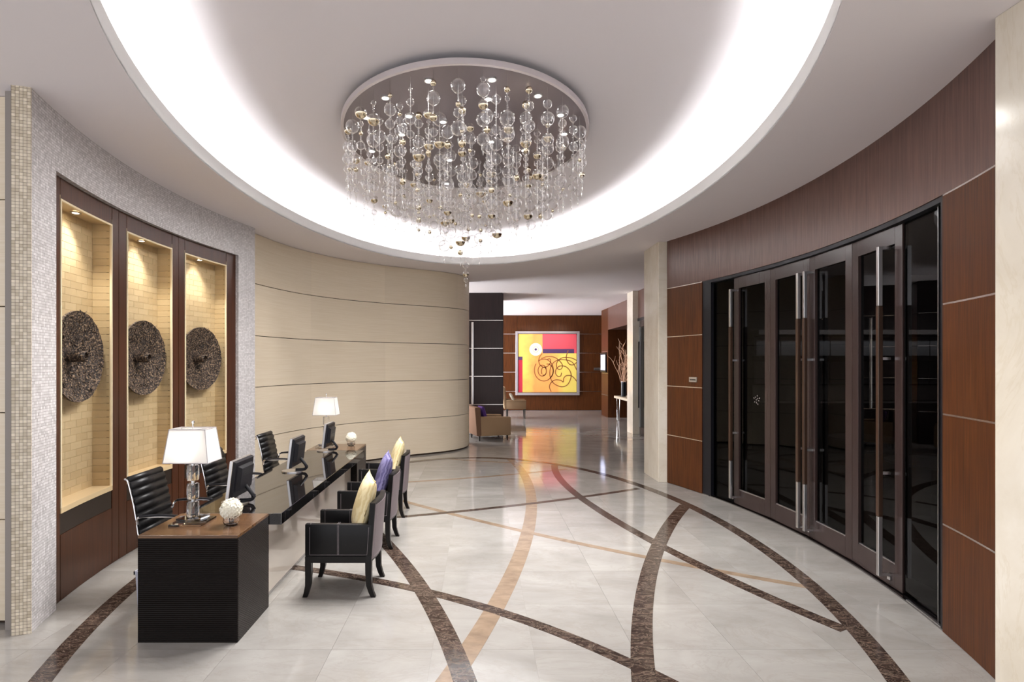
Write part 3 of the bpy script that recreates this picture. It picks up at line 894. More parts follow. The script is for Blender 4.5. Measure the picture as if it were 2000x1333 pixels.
# pillars of cream marble
def pillar(label, x0, x1, y0, y1):
    bm = nb(); box(bm, x0, x1, y0, y1, 0, ZC, 0, 0.006)
    o = obj('stone_pillar', bm, 'pillar_marble'); struct(o, label, 'pillar'); return o
pillar('cream marble pillar between the walnut wall and the corridor', 2.955, 3.40, 8.835, 9.61)
pillar('cream marble pillar at the right edge nearest the camera', 2.985, 3.7, 0.9, 3.11)
pillar('slim cream marble pillar far down the corridor', 4.25, 4.44, 14.84, 15.4)

# ================================================================== ROOM BEHIND THE GLASS DOORS (dark restaurant)
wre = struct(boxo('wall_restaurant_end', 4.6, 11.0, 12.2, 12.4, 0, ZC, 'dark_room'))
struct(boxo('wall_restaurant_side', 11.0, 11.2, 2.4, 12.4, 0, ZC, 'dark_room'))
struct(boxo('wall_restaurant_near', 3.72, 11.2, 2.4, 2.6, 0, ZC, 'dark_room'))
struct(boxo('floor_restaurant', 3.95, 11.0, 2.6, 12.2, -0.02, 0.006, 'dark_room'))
bf = thing('buffet_cabinet', 'pale panelled buffet cabinet seen dimly through the smoked glass doors', 'cabinet', (0, 0, 0))
for i in range(8):
    x = 6.25 + i * 0.56
    boxo('upper_panel', x, x + 0.53, 12.10, 12.2, 2.13, 2.56, 'buffet_panel', bf)
    boxo('lower_panel', x, x + 0.53, 12.12, 12.2, 1.50, 2.00, 'buffet_panel', bf)
boxo('shelf', 6.2, 10.8, 11.9, 12.2, 2.01, 2.10, 'table_dark', bf)
boxo('top_rail', 6.2, 10.8, 11.9, 12.2, 2.60, 2.70, 'grey_paint', bf)
boxo('counter', 6.2, 10.8, 11.6, 12.2, 0.0, 1.10, 'grey_paint', bf)
boxo('splashback', 6.2, 10.8, 12.14, 12.2, 1.12, 1.46, 'grey_paint', bf)
for i, (x, y) in enumerate(((6.3, 8.8), (7.6, 8.0), (5.6, 6.6))):
    t = thing('dining_table', ('round dark dining table behind the glass, in front of the buffet', 'round dark dining table behind the glass, farthest right', 'round dark dining table behind the glass, closest to the doors')[i], 'table', (x, y, 0), 0, 'tables behind the glass')
    bm = nb(); lathe(bm, [(0, 0.72), (0.5, 0.72), (0.5, 0.75), (0, 0.75)], 28); obj('table_top', bm, 'plate', t)
    bm = nb(); lathe(bm, [(0, 0), (0.25, 0.0), (0.25, 0.02), (0.035, 0.04), (0.035, 0.72), (0, 0.72)], 20); obj('pedestal', bm, 'table_dark', t)
al = bpy.data.lights.new('buffet_wash', 'AREA'); al.shape = 'RECTANGLE'; al.size = 4.4; al.size_y = 0.08; al.energy = 9  # unseen area light, added to brighten the buffet panels
alo = bpy.data.objects.new('buffet_wash', al); COL.objects.link(alo); alo.location = (8.5, 11.55, 2.85); alo.rotation_euler = (math.radians(40), 0, 0); alo.parent = bf

# ================================================================== CORRIDOR
# dark block, end wall, right wall with recess
blk = bpy.data.objects.new('wall_corridor_left', None); COL.objects.link(blk); struct(blk)
boxo('core', -3.6, 0.675, 15.26, 17.2, 0, ZC, 'black_gap', blk)
lv = [0.0, 0.79, 1.59, 2.385, 3.18, ZC]
for z0, z1 in zip(lv[:-1], lv[1:]):
    boxo('wood_panel', -3.6, 0.68, 15.23, 15.26, z0 + 0.012, z1 - 0.012, 'espresso_wood', blk)
    boxo('wood_panel', 0.675, 0.70, 15.26, 17.2, z0 + 0.012, z1 - 0.012, 'espresso_wood', blk)
for z in lv[1:-1]:
    boxo('trim_strip', -3.6, 0.682, 15.232, 15.26, z - 0.010, z + 0.010, 'trim_steel', blk)
# tall pull on the dark block
ph = thing('tall_pull', 'tall slim steel pull bar on the dark panelled block', 'handle', (-0.17, 15.18, 0))
boxo('bar', -0.03, 0.03, -0.03, 0.0, 0.80, 3.12, 'brushed_steel', ph, 0.006)
for z in (1.0, 2.9): boxo('standoff', -0.015, 0.015, 0.0, 0.05, z - 0.02, z + 0.02, 'brushed_steel', ph)
we = bpy.data.objects.new('wall_end', None); COL.objects.link(we); struct(we)
boxo('core', -3.0, 8.5, 22.43, 22.6, 0, ZC, 'black_gap', we)
for z0, z1 in zip(lv[:-1], lv[1:]):
    for xa_, xb_ in ((-3.0, 1.6), (1.6, 4.1), (4.1, 8.5)):
        boxo('wood_panel', xa_ + 0.004, xb_ - 0.004, 22.40, 22.43, z0 + 0.012, z1 - 0.012, 'walnut', we)
for z in lv[1:-1]:
    boxo('trim_strip', -3.0, 8.5, 22.402, 22.43, z - 0.012, z + 0.012, 'trim_steel', we)
wcr = bpy.data.objects.new('wall_corridor_right', None); COL.objects.link(wcr); struct(wcr)
XW = 4.67
boxo('end_pier', XW, 7.0, 19.42, 20.45, 0, ZC, 'walnut', wcr)
boxo('recess_header', XW, 5.8, 15.4, 19.42, 3.17, ZC, 'walnut_lit', wcr)
boxo('recess_back', 5.75, 5.85, 15.4, 19.42, 0, 3.17, 'espresso_wood', wcr)
for z in (0.79, 1.59, 2.385):
    boxo('trim_strip', 5.735, 5.75, 15.4, 19.42, z - 0.012, z + 0.012, 'trim_steel', wcr)
    boxo('trim_strip', XW - 0.004, XW, 19.42, 20.45, z - 0.008, z + 0.008, 'trim_steel', wcr)
boxo('recess_near_side', XW, 5.85, 15.36, 15.4, 0, ZC, 'espresso_wood', wcr)
# glass entrance between the two pillars
boxo('header', 4.40, 4.60, 9.6, 14.84, 3.20, ZC, 'walnut_lit', wcr)
boxo('header_frame', 4.385, 4.60, 9.6, 14.84, 3.12, 3.20, 'black_plastic', wcr)
boxo('return_wall', 3.4, 4.42, 9.45, 9.61, 0, ZC, 'walnut', wcr)
for i in range(5):
    y1 = 14.80 - i * 1.04; d = bpy.data.objects.new('door_%d' % (5 + i), None); COL.objects.link(d); struct(d, 'tall smoked glass door %s the slim corridor pillar' % ('right beside', 'second from', 'third from', 'fourth from', 'fifth from')[i], 'door')
    boxo('stile', 4.40, 4.45, y1 - 0.09, y1, 0.01, 3.12, 'brushed_steel', d); boxo('stile', 4.40, 4.45, y1 - 1.03, y1 - 0.94, 0.01, 3.12, 'door_wood', d)
    boxo('rail', 4.40, 4.45, y1 - 0.94, y1 - 0.09, 0.01, 0.22, 'door_wood', d); boxo('rail', 4.40, 4.45, y1 - 0.94, y1 - 0.09, 2.95, 3.12, 'door_wood', d)
    boxo('glass_pane', 4.42, 4.428, y1 - 0.94, y1 - 0.09, 0.22, 2.95, 'smoked_glass', d)
    boxo('pull_handle', 4.33, 4.36, y1 - 0.22, y1 - 0.19, 0.75, 2.55, 'ebony', d, 0.004)
# unseen glowing windows, added to light the corridor from the left
for i, (xw, ya_, yb_) in enumerate(((-3.55, 13.45, 15.15), (-3.2, 17.3, 22.3))):
    d = bpy.data.objects.new('window_%d' % (3 + i), None); COL.objects.link(d); struct(d, ('added unseen glowing window beyond the cream wall', 'added unseen glowing window beyond the dark block')[i], 'window')
    n_ = 2 if i == 0 else 5
    for k in range(n_):
        w_ = (yb_ - ya_) / n_
        boxo('pane', xw - 0.02, xw, ya_ + k * w_ + 0.03, ya_ + (k + 1) * w_ - 0.03, 0.25, 3.75, 'added_glow_pane', d)
        boxo('mullion', xw - 0.05, xw + 0.04, ya_ + k * w_ - 0.03, ya_ + k * w_ + 0.03, 0.0, ZC, 'brushed_steel', d)
    boxo('sill', xw - 0.05, xw + 0.04, ya_, yb_, 0.0, 0.25, 'grey_paint', d); boxo('head', xw - 0.05, xw + 0.04, ya_, yb_, 3.75, ZC, 'grey_paint', d)
# small name plates
def sign(label, loc, rotz, w, h_):
    t = thing('wall_sign', label, 'sign', loc, rotz)
    boxo('plate', -w / 2, w / 2, -0.02, 0.0, -h_ / 2, h_ / 2, 'brushed_steel', t, 0.004)
    bm = nb(); n_ = 9; rr = random.Random(3)
    x = -w * 0.36
    while x < w * 0.36:
        l_ = w * rr.uniform(0.03, 0.06); box(bm, x, x + l_, -0.0212, -0.0198, -h_ * 0.14, h_ * (0.04 + 0.1 * rr.random())); x += l_ + w * 0.018
    obj('lettering', bm, 'black_plastic', t)
aS = ang(1355, CR, RR); pS = right_pt(RR - 0.001, aS)
sign('small steel name plate on the far walnut panels by the doors', (pS[0], pS[1], H - (742 - HY) * pS[1] / F), -PI / 2 + aS, 0.17, 0.075)
sign('small steel name plate on the end wall right of the painting', (4.93, 22.395, 1.72), 0, 0.26, 0.11)

# ================================================================== RECEPTION DESK
DZ = 0.752
def pedestal(label, y0, y1):
    t = thing('desk_pedestal', label, 'desk', (0, 0, 0))
    X0, X1 = -2.39, -1.69
    bm = nb(); box(bm, X0 + 0.012, X1 - 0.012, y0 + 0.012, y1 - 0.012, 0, DZ - 0.022); obj('carcass', bm, 'ebony', t)
    boxo('front_panel', X0, X1, y0, y0 + 0.012, 0, DZ - 0.022, 'reeded_ebony', t)
    boxo('rear_panel', X0, X1, y1 - 0.012, y1, 0, DZ - 0.022, 'reeded_ebony', t)
    boxo('side_panel', X1 - 0.012, X1, y0 + 0.012, y1 - 0.012, 0, DZ - 0.022, 'woven_ebony', t)
    boxo('side_panel', X0, X0 + 0.012, y0 + 0.012, y1 - 0.012, 0, DZ - 0.022, 'woven_ebony', t)
    boxo('top', X0, X1, y0, y1, DZ - 0.022, DZ, 'desk_top_wood', t, 0.002)
    return t
pedestal('dark reeded desk pedestal with brown top nearest the camera', 3.769, 4.325)
pedestal('dark reeded desk pedestal at the far end of the black desk', 7.46, 8.06)
wt = thing('desk_worktop', 'long glossy black worktop spanning the two reception pedestals', 'desk', (0, 0, 0))
boxo('slab', -2.37, -1.588, 4.329, 7.456, DZ - 0.093, DZ, 'black_gloss', wt, 0.003)
boxo('modesty_panel', -1.787, -1.775, 4.34, 7.45, 0.02, DZ - 0.093, 'mirror_pane', wt)
boxo('panel_shoe', -1.79, -1.772, 4.34, 7.45, 0.0, 0.022, 'brushed_steel', wt)
boxo('support_rail', -2.30, -2.24, 4.34, 7.45, DZ - 0.16, DZ - 0.093, 'ebony', wt)
bn = thing('waste_bin', 'pale grey waste bin tucked behind the near desk pedestal', 'bin', (-2.50, 4.2, 0))
bm = nb(); prism(bm, [(-.10, -.13), (.10, -.13), (.10, .13), (-.10, .13)], 0.0, 0.37); bm2 = bm
for v in bm.verts:
    if v.co.z < 0.01: v.co.x *= 0.86; v.co.y *= 0.86
obj('body', bm, 'bin_grey', bn)
bm = nb()
for q in ((-.108, .108, -.138, -.128), (-.108, .108, .128, .138), (-.108, -.098, -.138, .138), (.098, .108, -.138, .138)): box(bm, *q, 0.36, 0.385)
obj('rim', bm, 'bin_grey', bn)

# ------------------------------------------------------------------ table lamps
def table_lamp(label, loc):
    t = thing('table_lamp', label, 'lamp', loc, 0, 'crystal table lamps')
    # crossed glass slabs of the foot
    bm = nb()
    for k, (rz, z0, L) in enumerate(((0.0, 0.001, 0.12), (0.35, 0.014, 0.105), (-0.3, 0.027, 0.08))):
        v = box(bm, -L, L, -L, L, z0, z0 + 0.012)
        for q in v: q.co = Matrix.Rotation(rz, 3, 'Z') @ q.co
    obj('foot', bm, 'crystal', t)
    for z0 in (0.045, 0.180, 0.320):
        bm = nb(); w = 0.043
        lathe(bm, [(0, z0), (w * 0.94, z0), (w, z0 + 0.006), (w, z0 + 0.109), (w * 0.94, z0 + 0.115), (0, z0 + 0.115)], 24)
        obj('glass_block', bm, 'crystal', t, smooth=True)
    for z0, z1 in ((0.039, 0.045), (0.160, 0.180), (0.295, 0.320), (0.435, 0.475)):
        bm = nb(); lathe(bm, [(0, z0), (0.014, z0), (0.014, z1), (0, z1)], 16); obj('collar', bm, 'chrome', t, smooth=True)
    bm = nb(); tube(bm, [(0, 0, 0.47), (0, 0, 0.745)], 0.004, 8); obj('stem', bm, 'chrome', t)
    bm = nb(); lathe(bm, [(0, .742), (.006, .742), (.006, .75), (.011, .756), (.011, .766), (.005, .772), (0, .774)], 14); obj('finial', bm, 'chrome', t, smooth=True)
    # tapered rectangular shade, open top and bottom
    zb, zt = 0.465, 0.712
    B = [(-.1665, -.11), (.1665, -.11), (.1665, .11), (-.1665, .11)]; T_ = [(-.134, -.085), (.134, -.085), (.134, .085), (-.134, .085)]
    bm = nb()
    lo = [bm.verts.new((*p, zb)) for p in B]; hi = [bm.verts.new((*p, zt)) for p in T_]
    li = [bm.verts.new((p[0] * .985, p[1] * .98, zb)) for p in B]; hi2 = [bm.verts.new((p[0] * .982, p[1] * .975, zt)) for p in T_]
    for k in range(4):
        q = (k + 1) % 4
        bm.faces.new((lo[k], lo[q], hi[q], hi[k]))
    for v in li + hi2: bm.verts.remove(v)
    sh = obj('shade', bm, 'lamp_shade', t)
    bm = nb()
    for k in range(4):
        q = (k + 1) % 4
        tube(bm, [(*B[k], zb), (*T_[k], zt)], 0.0032, 6); tube(bm, [(*B[k], zb), (*B[q], zb)], 0.0036, 6); tube(bm, [(*T_[k], zt), (*T_[q], zt)], 0.0036, 6)
    obj('piping', bm, 'shade_trim', sh)
    bm = nb()
    for k in range(4): tube(bm, [(0, 0, zt - 0.01), (*T_[k], zt - 0.002)], 0.0015, 5)
    obj('spider', bm, 'chrome', t)
    bm = nb(); lathe(bm, [(0, .50), (.02, .505), (.03, .54), (.022, .575), (0, .585)], 14); obj('bulb', bm, 'bulb_glow', t, smooth=True)
    point('lamp_light', (0, 0, 0.55), 3.0, (1, 0.92, 0.82), 0.035, t)
table_lamp('crystal table lamp with white shade on the near desk pedestal', (-2.174, 4.09, DZ))
table_lamp('crystal table lamp with white shade on the far desk pedestal', (-2.206, 7.78, DZ))

# ------------------------------------------------------------------ flower bowls
def flowers(label, loc, seed):
    t = thing('flower_bowl', label, 'flowers', loc, 0, 'white flower bowls')
    bm = nb(); lathe(bm, [(0, 0.002), (0.034, 0.001), (0.052, 0.014), (0.060, 0.034), (0.054, 0.056), (0.051, 0.056), (0.056, 0.034), (0.048, 0.017), (0.03, 0.006), (0, 0.006)], 28); obj('glass_bowl', bm, 'crystal', t, smooth=True)
    rr = random.Random(seed)
    bm = nb()
    C0 = Vector((0, 0, 0.120)); R0 = 0.066
    bmesh.ops.create_icosphere(bm, subdivisions=3, radius=R0, matrix=Matrix.Translation(C0))
    gl = PI * (3 - math.sqrt(5)); n_ = 150
    for i in range(n_):
        zz = 1 - 2 * (i + .5) / n_; r_ = math.sqrt(1 - zz * zz); d = Vector((r_ * math.cos(gl * i), r_ * math.sin(gl * i), zz))
        if d.z < -0.72: continue
        u = d.orthogonal().normalized(); w_ = d.cross(u); a0 = rr.uniform(0, 6)
        c = C0 + d * (R0 + rr.uniform(.003, .014)); L = rr.uniform(.015, .021)
        for k in range(4):
            a = a0 + k * PI / 2; e = u * math.cos(a) + w_ * math.sin(a); s = u * math.cos(a + PI / 2) + w_ * math.sin(a + PI / 2)
            vs = [bm.verts.new(q) for q in (c, c + e * L * .55 + s * L * .42 + d * .002, c + e * L + d * .004, c + e * L * .55 - s * L * .42 + d * .002)]
            bm.faces.new(vs)
    obj('flower_head', bm, 'petal', t)
    bm = nb()
    for k in range(5):
        a = k * 1.256; tube(bm, [(0.012 * math.cos(a), 0.012 * math.sin(a), 0.012), (0.02 * math.cos(a + .5), 0.02 * math.sin(a + .5), 0.06)], 0.003, 5)
    o = obj('stems', bm, 'vase_black', t)
flowers('white hydrangea ball in a glass bowl on the near desk pedestal', (-1.845, 4.01, DZ), 1)
flowers('white hydrangea ball in a glass bowl on the far desk pedestal', (-1.865, 7.86, DZ), 2)

# ------------------------------------------------------------------ monitors (face -x, towards the clerks)
def monitor(label, loc, rz):
    t = thing('monitor', label, 'monitor', loc, rz, 'desk monitors')
    W, Hh = 0.375, 0.33; tilt = 0.12
    M = Matrix.Translation((0, 0, 0.225)) @ Matrix.Rotation(tilt, 4, 'Y')
    def put(o): o.matrix_local = M; return o
    bm = nb(); box(bm, -0.022, 0.006, -W / 2, W / 2, -Hh / 2, Hh / 2, 0, 0.004); put(obj('bezel', bm, 'brushed_steel', t))
    bm = nb(); box(bm, -0.0235, -0.0222, -W / 2 + .018, W / 2 - .018, -Hh / 2 + .022, Hh / 2 - .018); put(obj('screen', bm, 'black_gloss', t))
    bm = nb()
    v = box(bm, 0.006, 0.030, -W / 2 + .004, W / 2 - .004, -Hh / 2 + .004, Hh / 2 - .004)
    for q in v:
        if q.co.x > .02: q.co.y *= .94; q.co.z *= .94
    v = box(bm, 0.029, 0.062, -W / 2 * .72, W / 2 * .72, -Hh / 2 * .62, Hh / 2 * .70)
    for q in v:
        if q.co.x > .05: q.co.y *= .86; q.co.z *= .86
    hs_ = put(obj('back_shell', bm, 'black_plastic', t))
    bm = nb()
    for k in range(6): box(bm, 0.060, 0.0635, -.085, .085, .03 + k * .011, .034 + k * .011)
    put(obj('vent', bm, 'black_gap', hs_)); hs_.children[0].matrix_local = Matrix.Identity(4)
    # hooked arm of the stand
    bm = nb(); arm = catmull([(0.05, 0, 0.15), (0.085, 0, 0.105), (0.115, 0, 0.06), (0.105, 0, 0.03), (0.06, 0, 0.022), (0.0, 0, 0.02)], 6)
    tube(bm, arm, 0.016, 10); obj('stand_arm', bm, 'black_plastic', t, smooth=True)
    bm = nb(); tube(bm, [(0.118, -0.03, 0.06), (0.13, 0.0, 0.05), (0.118, 0.03, 0.06)], 0.009, 8); obj('cable_clip', bm, 'black_plastic', t, smooth=True)
    bm = nb()
    P = [(0.07 - 0.11 + 0.115 * math.cos(a), 0.10 * math.sin(a)) for a in np.linspace(0, 2 * PI, 28, endpoint=False)]
    prism(bm, P, 0.0, 0.012); obj('stand_base', bm, 'brushed_steel', t)
monitor('black flat monitor seen from behind, beside the near flower bowl', (-2.07, 4.66, DZ), 0.0)
monitor('black flat monitor seen from behind, in the middle of the worktop', (-2.04, 6.0, DZ), 0.0)
monitor('black flat monitor seen from behind, in front of the far lamp', (-2.07, 7.40, DZ), 0.0)

# ------------------------------------------------------------------ ribbed office chairs (face +x)
def sling(bm, prof, w, rib, t=0.010, amp=0.016):
    P = catmull([(x, 0, z) for x, z in prof], 14)
    s = [0]
    for a, b in zip(P[:-1], P[1:]): s.append(s[-1] + (b - a).length)
    rows = []
    for i, p in enumerate(P):
        d = (P[min(i + 1, len(P) - 1)] - P[max(i - 1, 0)]).normalized(); n_ = Vector((d.z, 0, -d.x))
        k = abs(math.sin(PI * s[i] / rib)) ** 0.6
        f_, b_ = p - n_ * -(t * .4 + amp * k), p - n_ * (t * .6 + amp * .6 * k)
        rows.append([bm.verts.new((f_.x, -w / 2, f_.z)), bm.verts.new((f_.x, w / 2, f_.z)), bm.verts.new((b_.x, w / 2, b_.z)), bm.verts.new((b_.x, -w / 2, b_.z))])
    for A, B in zip(rows[:-1], rows[1:]):
        for k in range(4): bm.faces.new((A[k], A[(k + 1) % 4], B[(k + 1) % 4], B[k]))
    bm.faces.new(rows[0][::-1]); bm.faces.new(rows[-1]); bmesh.ops.recalc_face_normals(bm, faces=bm.faces[:])
def office_chair(label, loc, rz):
    t = thing('office_chair', label, 'chair', loc, rz, 'ribbed office chairs')
    w = 0.455
    seat = [(0.27, 0.455), (0.24, 0.485), (0.10, 0.475), (-0.08, 0.46), (-0.16, 0.475)]
    back = [(-0.165, 0.48), (-0.205, 0.56), (-0.222, 0.66), (-0.245, 0.80), (-0.275, 0.93), (-0.295, 1.0), (-0.32, 1.02)]
    bm = nb(); sling(bm, seat, w, 0.06); obj('seat', bm, 'black_leather', t, smooth='all')
    bm = nb(); sling(bm, back, w, 0.066); obj('backrest', bm, 'black_leather', t, smooth='all')
    for s in (-1, 1):
        bm = nb(); tube(bm, catmull([(x - 0.004, s * (w / 2 + .009), z) for x, z in seat + back[1:]], 6), 0.010, 8, flat=0.8); obj('side_rail', bm, 'chrome', t, smooth=True)
        bm = nb(); tube(bm, catmull([(-0.215, s * (w / 2 + .022), .655), (-0.19, s * (w / 2 + .04), .715), (-0.05, s * (w / 2 + .045), .725), (0.11, s * (w / 2 + .045), .722), (0.155, s * (w / 2 + .045), .70), (0.13, s * (w / 2 + .04), .60), (0.04, s * (w / 2 + .015), .49)], 6), 0.010, 8); ar = obj('arm', bm, 'chrome', t, smooth=True)
        bm = nb(); tube(bm, catmull([(-0.18, s * (w / 2 + .042), .722), (-0.05, s * (w / 2 + .046), .735), (0.10, s * (w / 2 + .046), .732), (0.155, s * (w / 2 + .046), .715)], 6), 0.015, 8, flat=.7); obj('arm_pad', bm, 'black_plastic', ar, smooth=True)
    bm = nb(); tube(bm, [(0.02, -w / 2 - .01, .452), (0.02, w / 2 + .01, .452)], 0.012, 8); tube(bm, [(-.12, -w / 2 - .01, .445), (-.12, w / 2 + .01, .445)], 0.012, 8); obj('cross_bar', bm, 'chrome', t)
    bm = nb(); lathe(bm, [(0, .10), (.028, .10), (.028, .30), (.018, .30), (.018, .45), (0, .45)], 16); obj('gas_column', bm, 'chrome', t, smooth=True)
    for k in range(5):
        a = k * 2 * PI / 5 + .3
        bm = nb(); tube(bm, [(0, 0, .115), (.15 * math.cos(a), .15 * math.sin(a), .105), (.28 * math.cos(a), .28 * math.sin(a), .075)], [.024, .019, .014], 8); lg = obj('base_leg', bm, 'chrome', t, smooth=True)
        bm = nb(); c = Vector((.28 * math.cos(a), .28 * math.sin(a), .031)); u = Vector((-math.sin(a), math.cos(a), 0))
        for q in (-.018, .018): tube(bm, [c + u * (q - .009), c + u * (q + .009)], .03, 14)
        tube(bm, [c + Vector((0, 0, .02)), c + Vector((0, 0, .05))], .008, 6); obj('caster', bm, 'black_plastic', lg, smooth=True)
    return t
office_chair('black ribbed office chair by the niches, behind the near crystal lamp', (-2.55, 4.60, 0), 0.0)
office_chair('black ribbed office chair behind the nearest monitor', (-2.55, 5.72, 0), 0.0)
office_chair('black ribbed office chair in front of the cream panelled wall', (-2.55, 7.16, 0), 0.0)

# ------------------------------------------------------------------ visitor armchairs (face -x, towards the desk)
def armchair_mesh():
    t = thing('armchair', '', 'chair', (0, 0, 0), 0, 'visitor armchairs at the desk')
    D, W = 0.555, 0.43       # leg to leg
    def leg(x, y, dx):
        bm = nb(); rings = []
        for z, off, s in ((0.30, 0, .026), (0.20, 0.0, .025), (0.10, .10, .0225), (0.04, .55, .0205), (0.0, 1.0, .019)):
            cx_ = x + dx * off
            rings.append([bm.verts.new((cx_ + a * s, y + b * s, z)) for a, b in ((-1, -1), (1, -1), (1, 1), (-1, 1))])
        for A, B in zip(rings[:-1], rings[1:]):
            for k in range(4): bm.faces.new((A[k], A[(k + 1) % 4], B[(k + 1) % 4], B[k]))
        bm.faces.new(rings[0]); bm.faces.new(rings[-1]); bmesh.ops.recalc_face_normals(bm, faces=bm.faces[:])
        obj('leg', bm, 'ebony', t)
    x0, x1, ya, yb = -D / 2 + .022, D / 2 - .03, -W / 2, W / 2
    for y in (ya, yb):
        leg(x0, y, -.03); leg(x1, y, .04)
    bm = nb(); box(bm, x0 - .026, x1 + .026, ya - .026, yb + .026, .29, .345, 0, .003); obj('seat_frame', bm, 'ebony', t)
    bm = nb(); box(bm, x0 - .012, x1 - .02, ya + .03, yb - .03, .34, .455, 0, .022); obj('seat_cushion', bm, 'black_leather', t, smooth=True)
    for y in (ya, yb):
        bm = nb()
        v = box(bm, x0 - .026, x1 + .03, y - .027, y + .027, .346, .615, 0, .008)
        for q in bm.verts:
            if q.co.z > .55 and q.co.x > 0: q.co.z -= .004
        ap = obj('arm_panel', bm, 'black_leather', t, smooth=True)
        bm = nb(); e = y + (-.0275 if y < 0 else .0275); r = .0011
        xm = (x0 + x1) / 2
        for pts in ([(x0 + .015, .36), (x1 - .01, .36)], [(x0 + .015, .36), (x0 + .015, .59)], [(x1 - .01, .36), (x1 + .005, .59)], [(xm - .006, .36), (xm - .006, .606)], [(xm + .006, .36), (xm + .006, .606)]):
            tube(bm, [(pts[0][0], e, pts[0][1]), (pts[1][0], e, pts[1][1])], r, 4)
        ei = y + (.0275 if y < 0 else -.0275)
        for xx in (xm - .006, xm + .006, x0 + .02):
            tube(bm, [(xx, ei, .46), (xx, ei, .606)], r, 4)
            tube(bm, [(xx, y - .026, .616), (xx, y + .026, .616)], r, 4)
        obj('stitching', bm, 'stitch', ap)
    # back: leans outwards, bows in plan, dips at the two top corners
    bm = nb(); n_ = 12; zs_ = (.30, .42, .55, .68, .79)
    def bx(u, z): return x1 + .022 + (z - .30) * 0.075 + .030 * (1 - (2 * u - 1) ** 2)
    inn, out = [], []
    for z in zs_:
        zz = [z + (0.012 * (1 - (2 * (k / n_) - 1) ** 4) if z == zs_[-1] else 0) for k in range(n_ + 1)]
        inn.append([bm.verts.new((bx(k / n_, z) - .045, ya - .026 + (W + .052) * k / n_, zz[k])) for k in range(n_ + 1)])
        out.append([bm.verts.new((bx(k / n_, z) + .0, ya - .026 + (W + .052) * k / n_, zz[k])) for k in range(n_ + 1)])
    for G in (inn, out):
        for A, B in zip(G[:-1], G[1:]):
            for k in range(n_): bm.faces.new((A[k], A[k + 1], B[k + 1], B[k]))
    for k in range(n_):
        bm.faces.new((inn[-1][k], inn[-1][k + 1], out[-1][k + 1], out[-1][k])); bm.faces.new((inn[0][k], out[0][k], out[0][k + 1], inn[0][k + 1]))
    for A, B, C_, D_ in zip(inn[:-1], inn[1:], out[1:], out[:-1]):
        bm.faces.new((A[0], B[0], C_[0], D_[0])); bm.faces.new((A[-1], D_[-1], C_[-1], B[-1]))
    bmesh.ops.recalc_face_normals(bm, faces=bm.faces[:])
    bk = obj('backrest', bm, 'black_leather', t, smooth=True)
    bm = nb(); rows = []
    for z in (.315, .42, .55, .68, .775):
        rows.append([bm.verts.new((bx(u, z) + .004, ya - .016 + (W + .032) * u, z)) for u in np.linspace(0.0, 1.0, 13)])
    for A, B in zip(rows[:-1], rows[1:]):
        for k in range(12): bm.faces.new((A[k], A[k + 1], B[k + 1], B[k]))
    ex = bmesh.ops.extrude_face_region(bm, geom=bm.faces[:])
    for v in [q for q in ex['geom'] if isinstance(q, bmesh.types.BMVert)]: v.co.x -= .006
    bmesh.ops.recalc_face_normals(bm, faces=bm.faces[:])
    op = obj('outer_back', bm, 'outer_back_grey', bk, smooth=True); op['label'] = 'grey outer back panel'
    bm = nb()
    for u in (.07, .93):
        tube(bm, [(bx(u, z) + .0055, ya - .016 + (W + .032) * u, z) for z in (.33, .45, .6, .765)], .0011, 4)
    tube(bm, [(bx(u, .335) + .0055, ya - .016 + (W + .032) * u, .335) for u in np.linspace(.07, .93, 8)], .0011, 4)
    obj('stitching', bm, 'stitch', bk)
    return t
proto = armchair_mesh()
AXC = (-1.466 - .911) / 2
aw = [(-1.170, 4.728, 'black stitched leather armchair at the desk nearest the camera'),
      (-1.205, 5.880, 'black leather armchair in the middle, holding the violet cushion'),
      (-1.240, 7.040, 'black leather armchair farthest along the desk, by the far pedestal')]
for i, (x, y, lb) in enumerate(aw):
    c = proto if i == 0 else copy_tree(proto)
    c.location = (x, y, 0); c['label'] = lb

def cushion(label, loc, rot, mat, S=0.51, T=0.072):
    t = thing('throw_cushion', label, 'cushion', loc, 0, 'cushions on the visitor armchairs')
    t.rotation_euler = rot
    bm = nb(); n_ = 18
    def P(u, v, s):
        e = (1 - abs(u) ** 2.6) * (1 - abs(v) ** 2.6)
        pin = 1 - .09 * (1 - abs(v) ** 2) * 1.0 if True else 1
        return Vector((s * T * max(e, 0) ** .5, u * S / 2 * (1 - .07 * (1 - v * v)), v * S / 2 * (1 - .07 * (1 - u * u))))
    for s in (-1, 1):
        g_ = [[bm.verts.new(P(-1 + 2 * i / n_, -1 + 2 * j / n_, s)) for j in range(n_ + 1)] for i in range(n_ + 1)]
        for i in range(n_):
            for j in range(n_): bm.faces.new((g_[i][j], g_[i + 1][j], g_[i + 1][j + 1], g_[i][j + 1]))
    bmesh.ops.remove_doubles(bm, verts=bm.verts[:], dist=1e-4); bmesh.ops.recalc_face_normals(bm, faces=bm.faces[:])
    cv_ = obj('cover', bm, mat, t, smooth='all')
    bm = nb()
    for (a, b) in (((-1, -1), (1, -1)), ((1, -1), (1, 1)), ((1, 1), (-1, 1)), ((-1, 1), (-1, -1))):
        tube(bm, [P(a[0] + (b[0] - a[0]) * k / 10, a[1] + (b[1] - a[1]) * k / 10, 0) for k in range(11)], .004, 6)
    obj('piping', bm, mat, t, smooth=True)
cushion('cream patterned cushion on the armchair nearest the camera', (-1.02, 4.77, .715), (0, 0.30, 0.30), 'cushion_cream')
cushion('violet patterned cushion on the middle armchair', (-1.055, 5.92, .715), (0, 0.30, 0.22), 'cushion_violet')
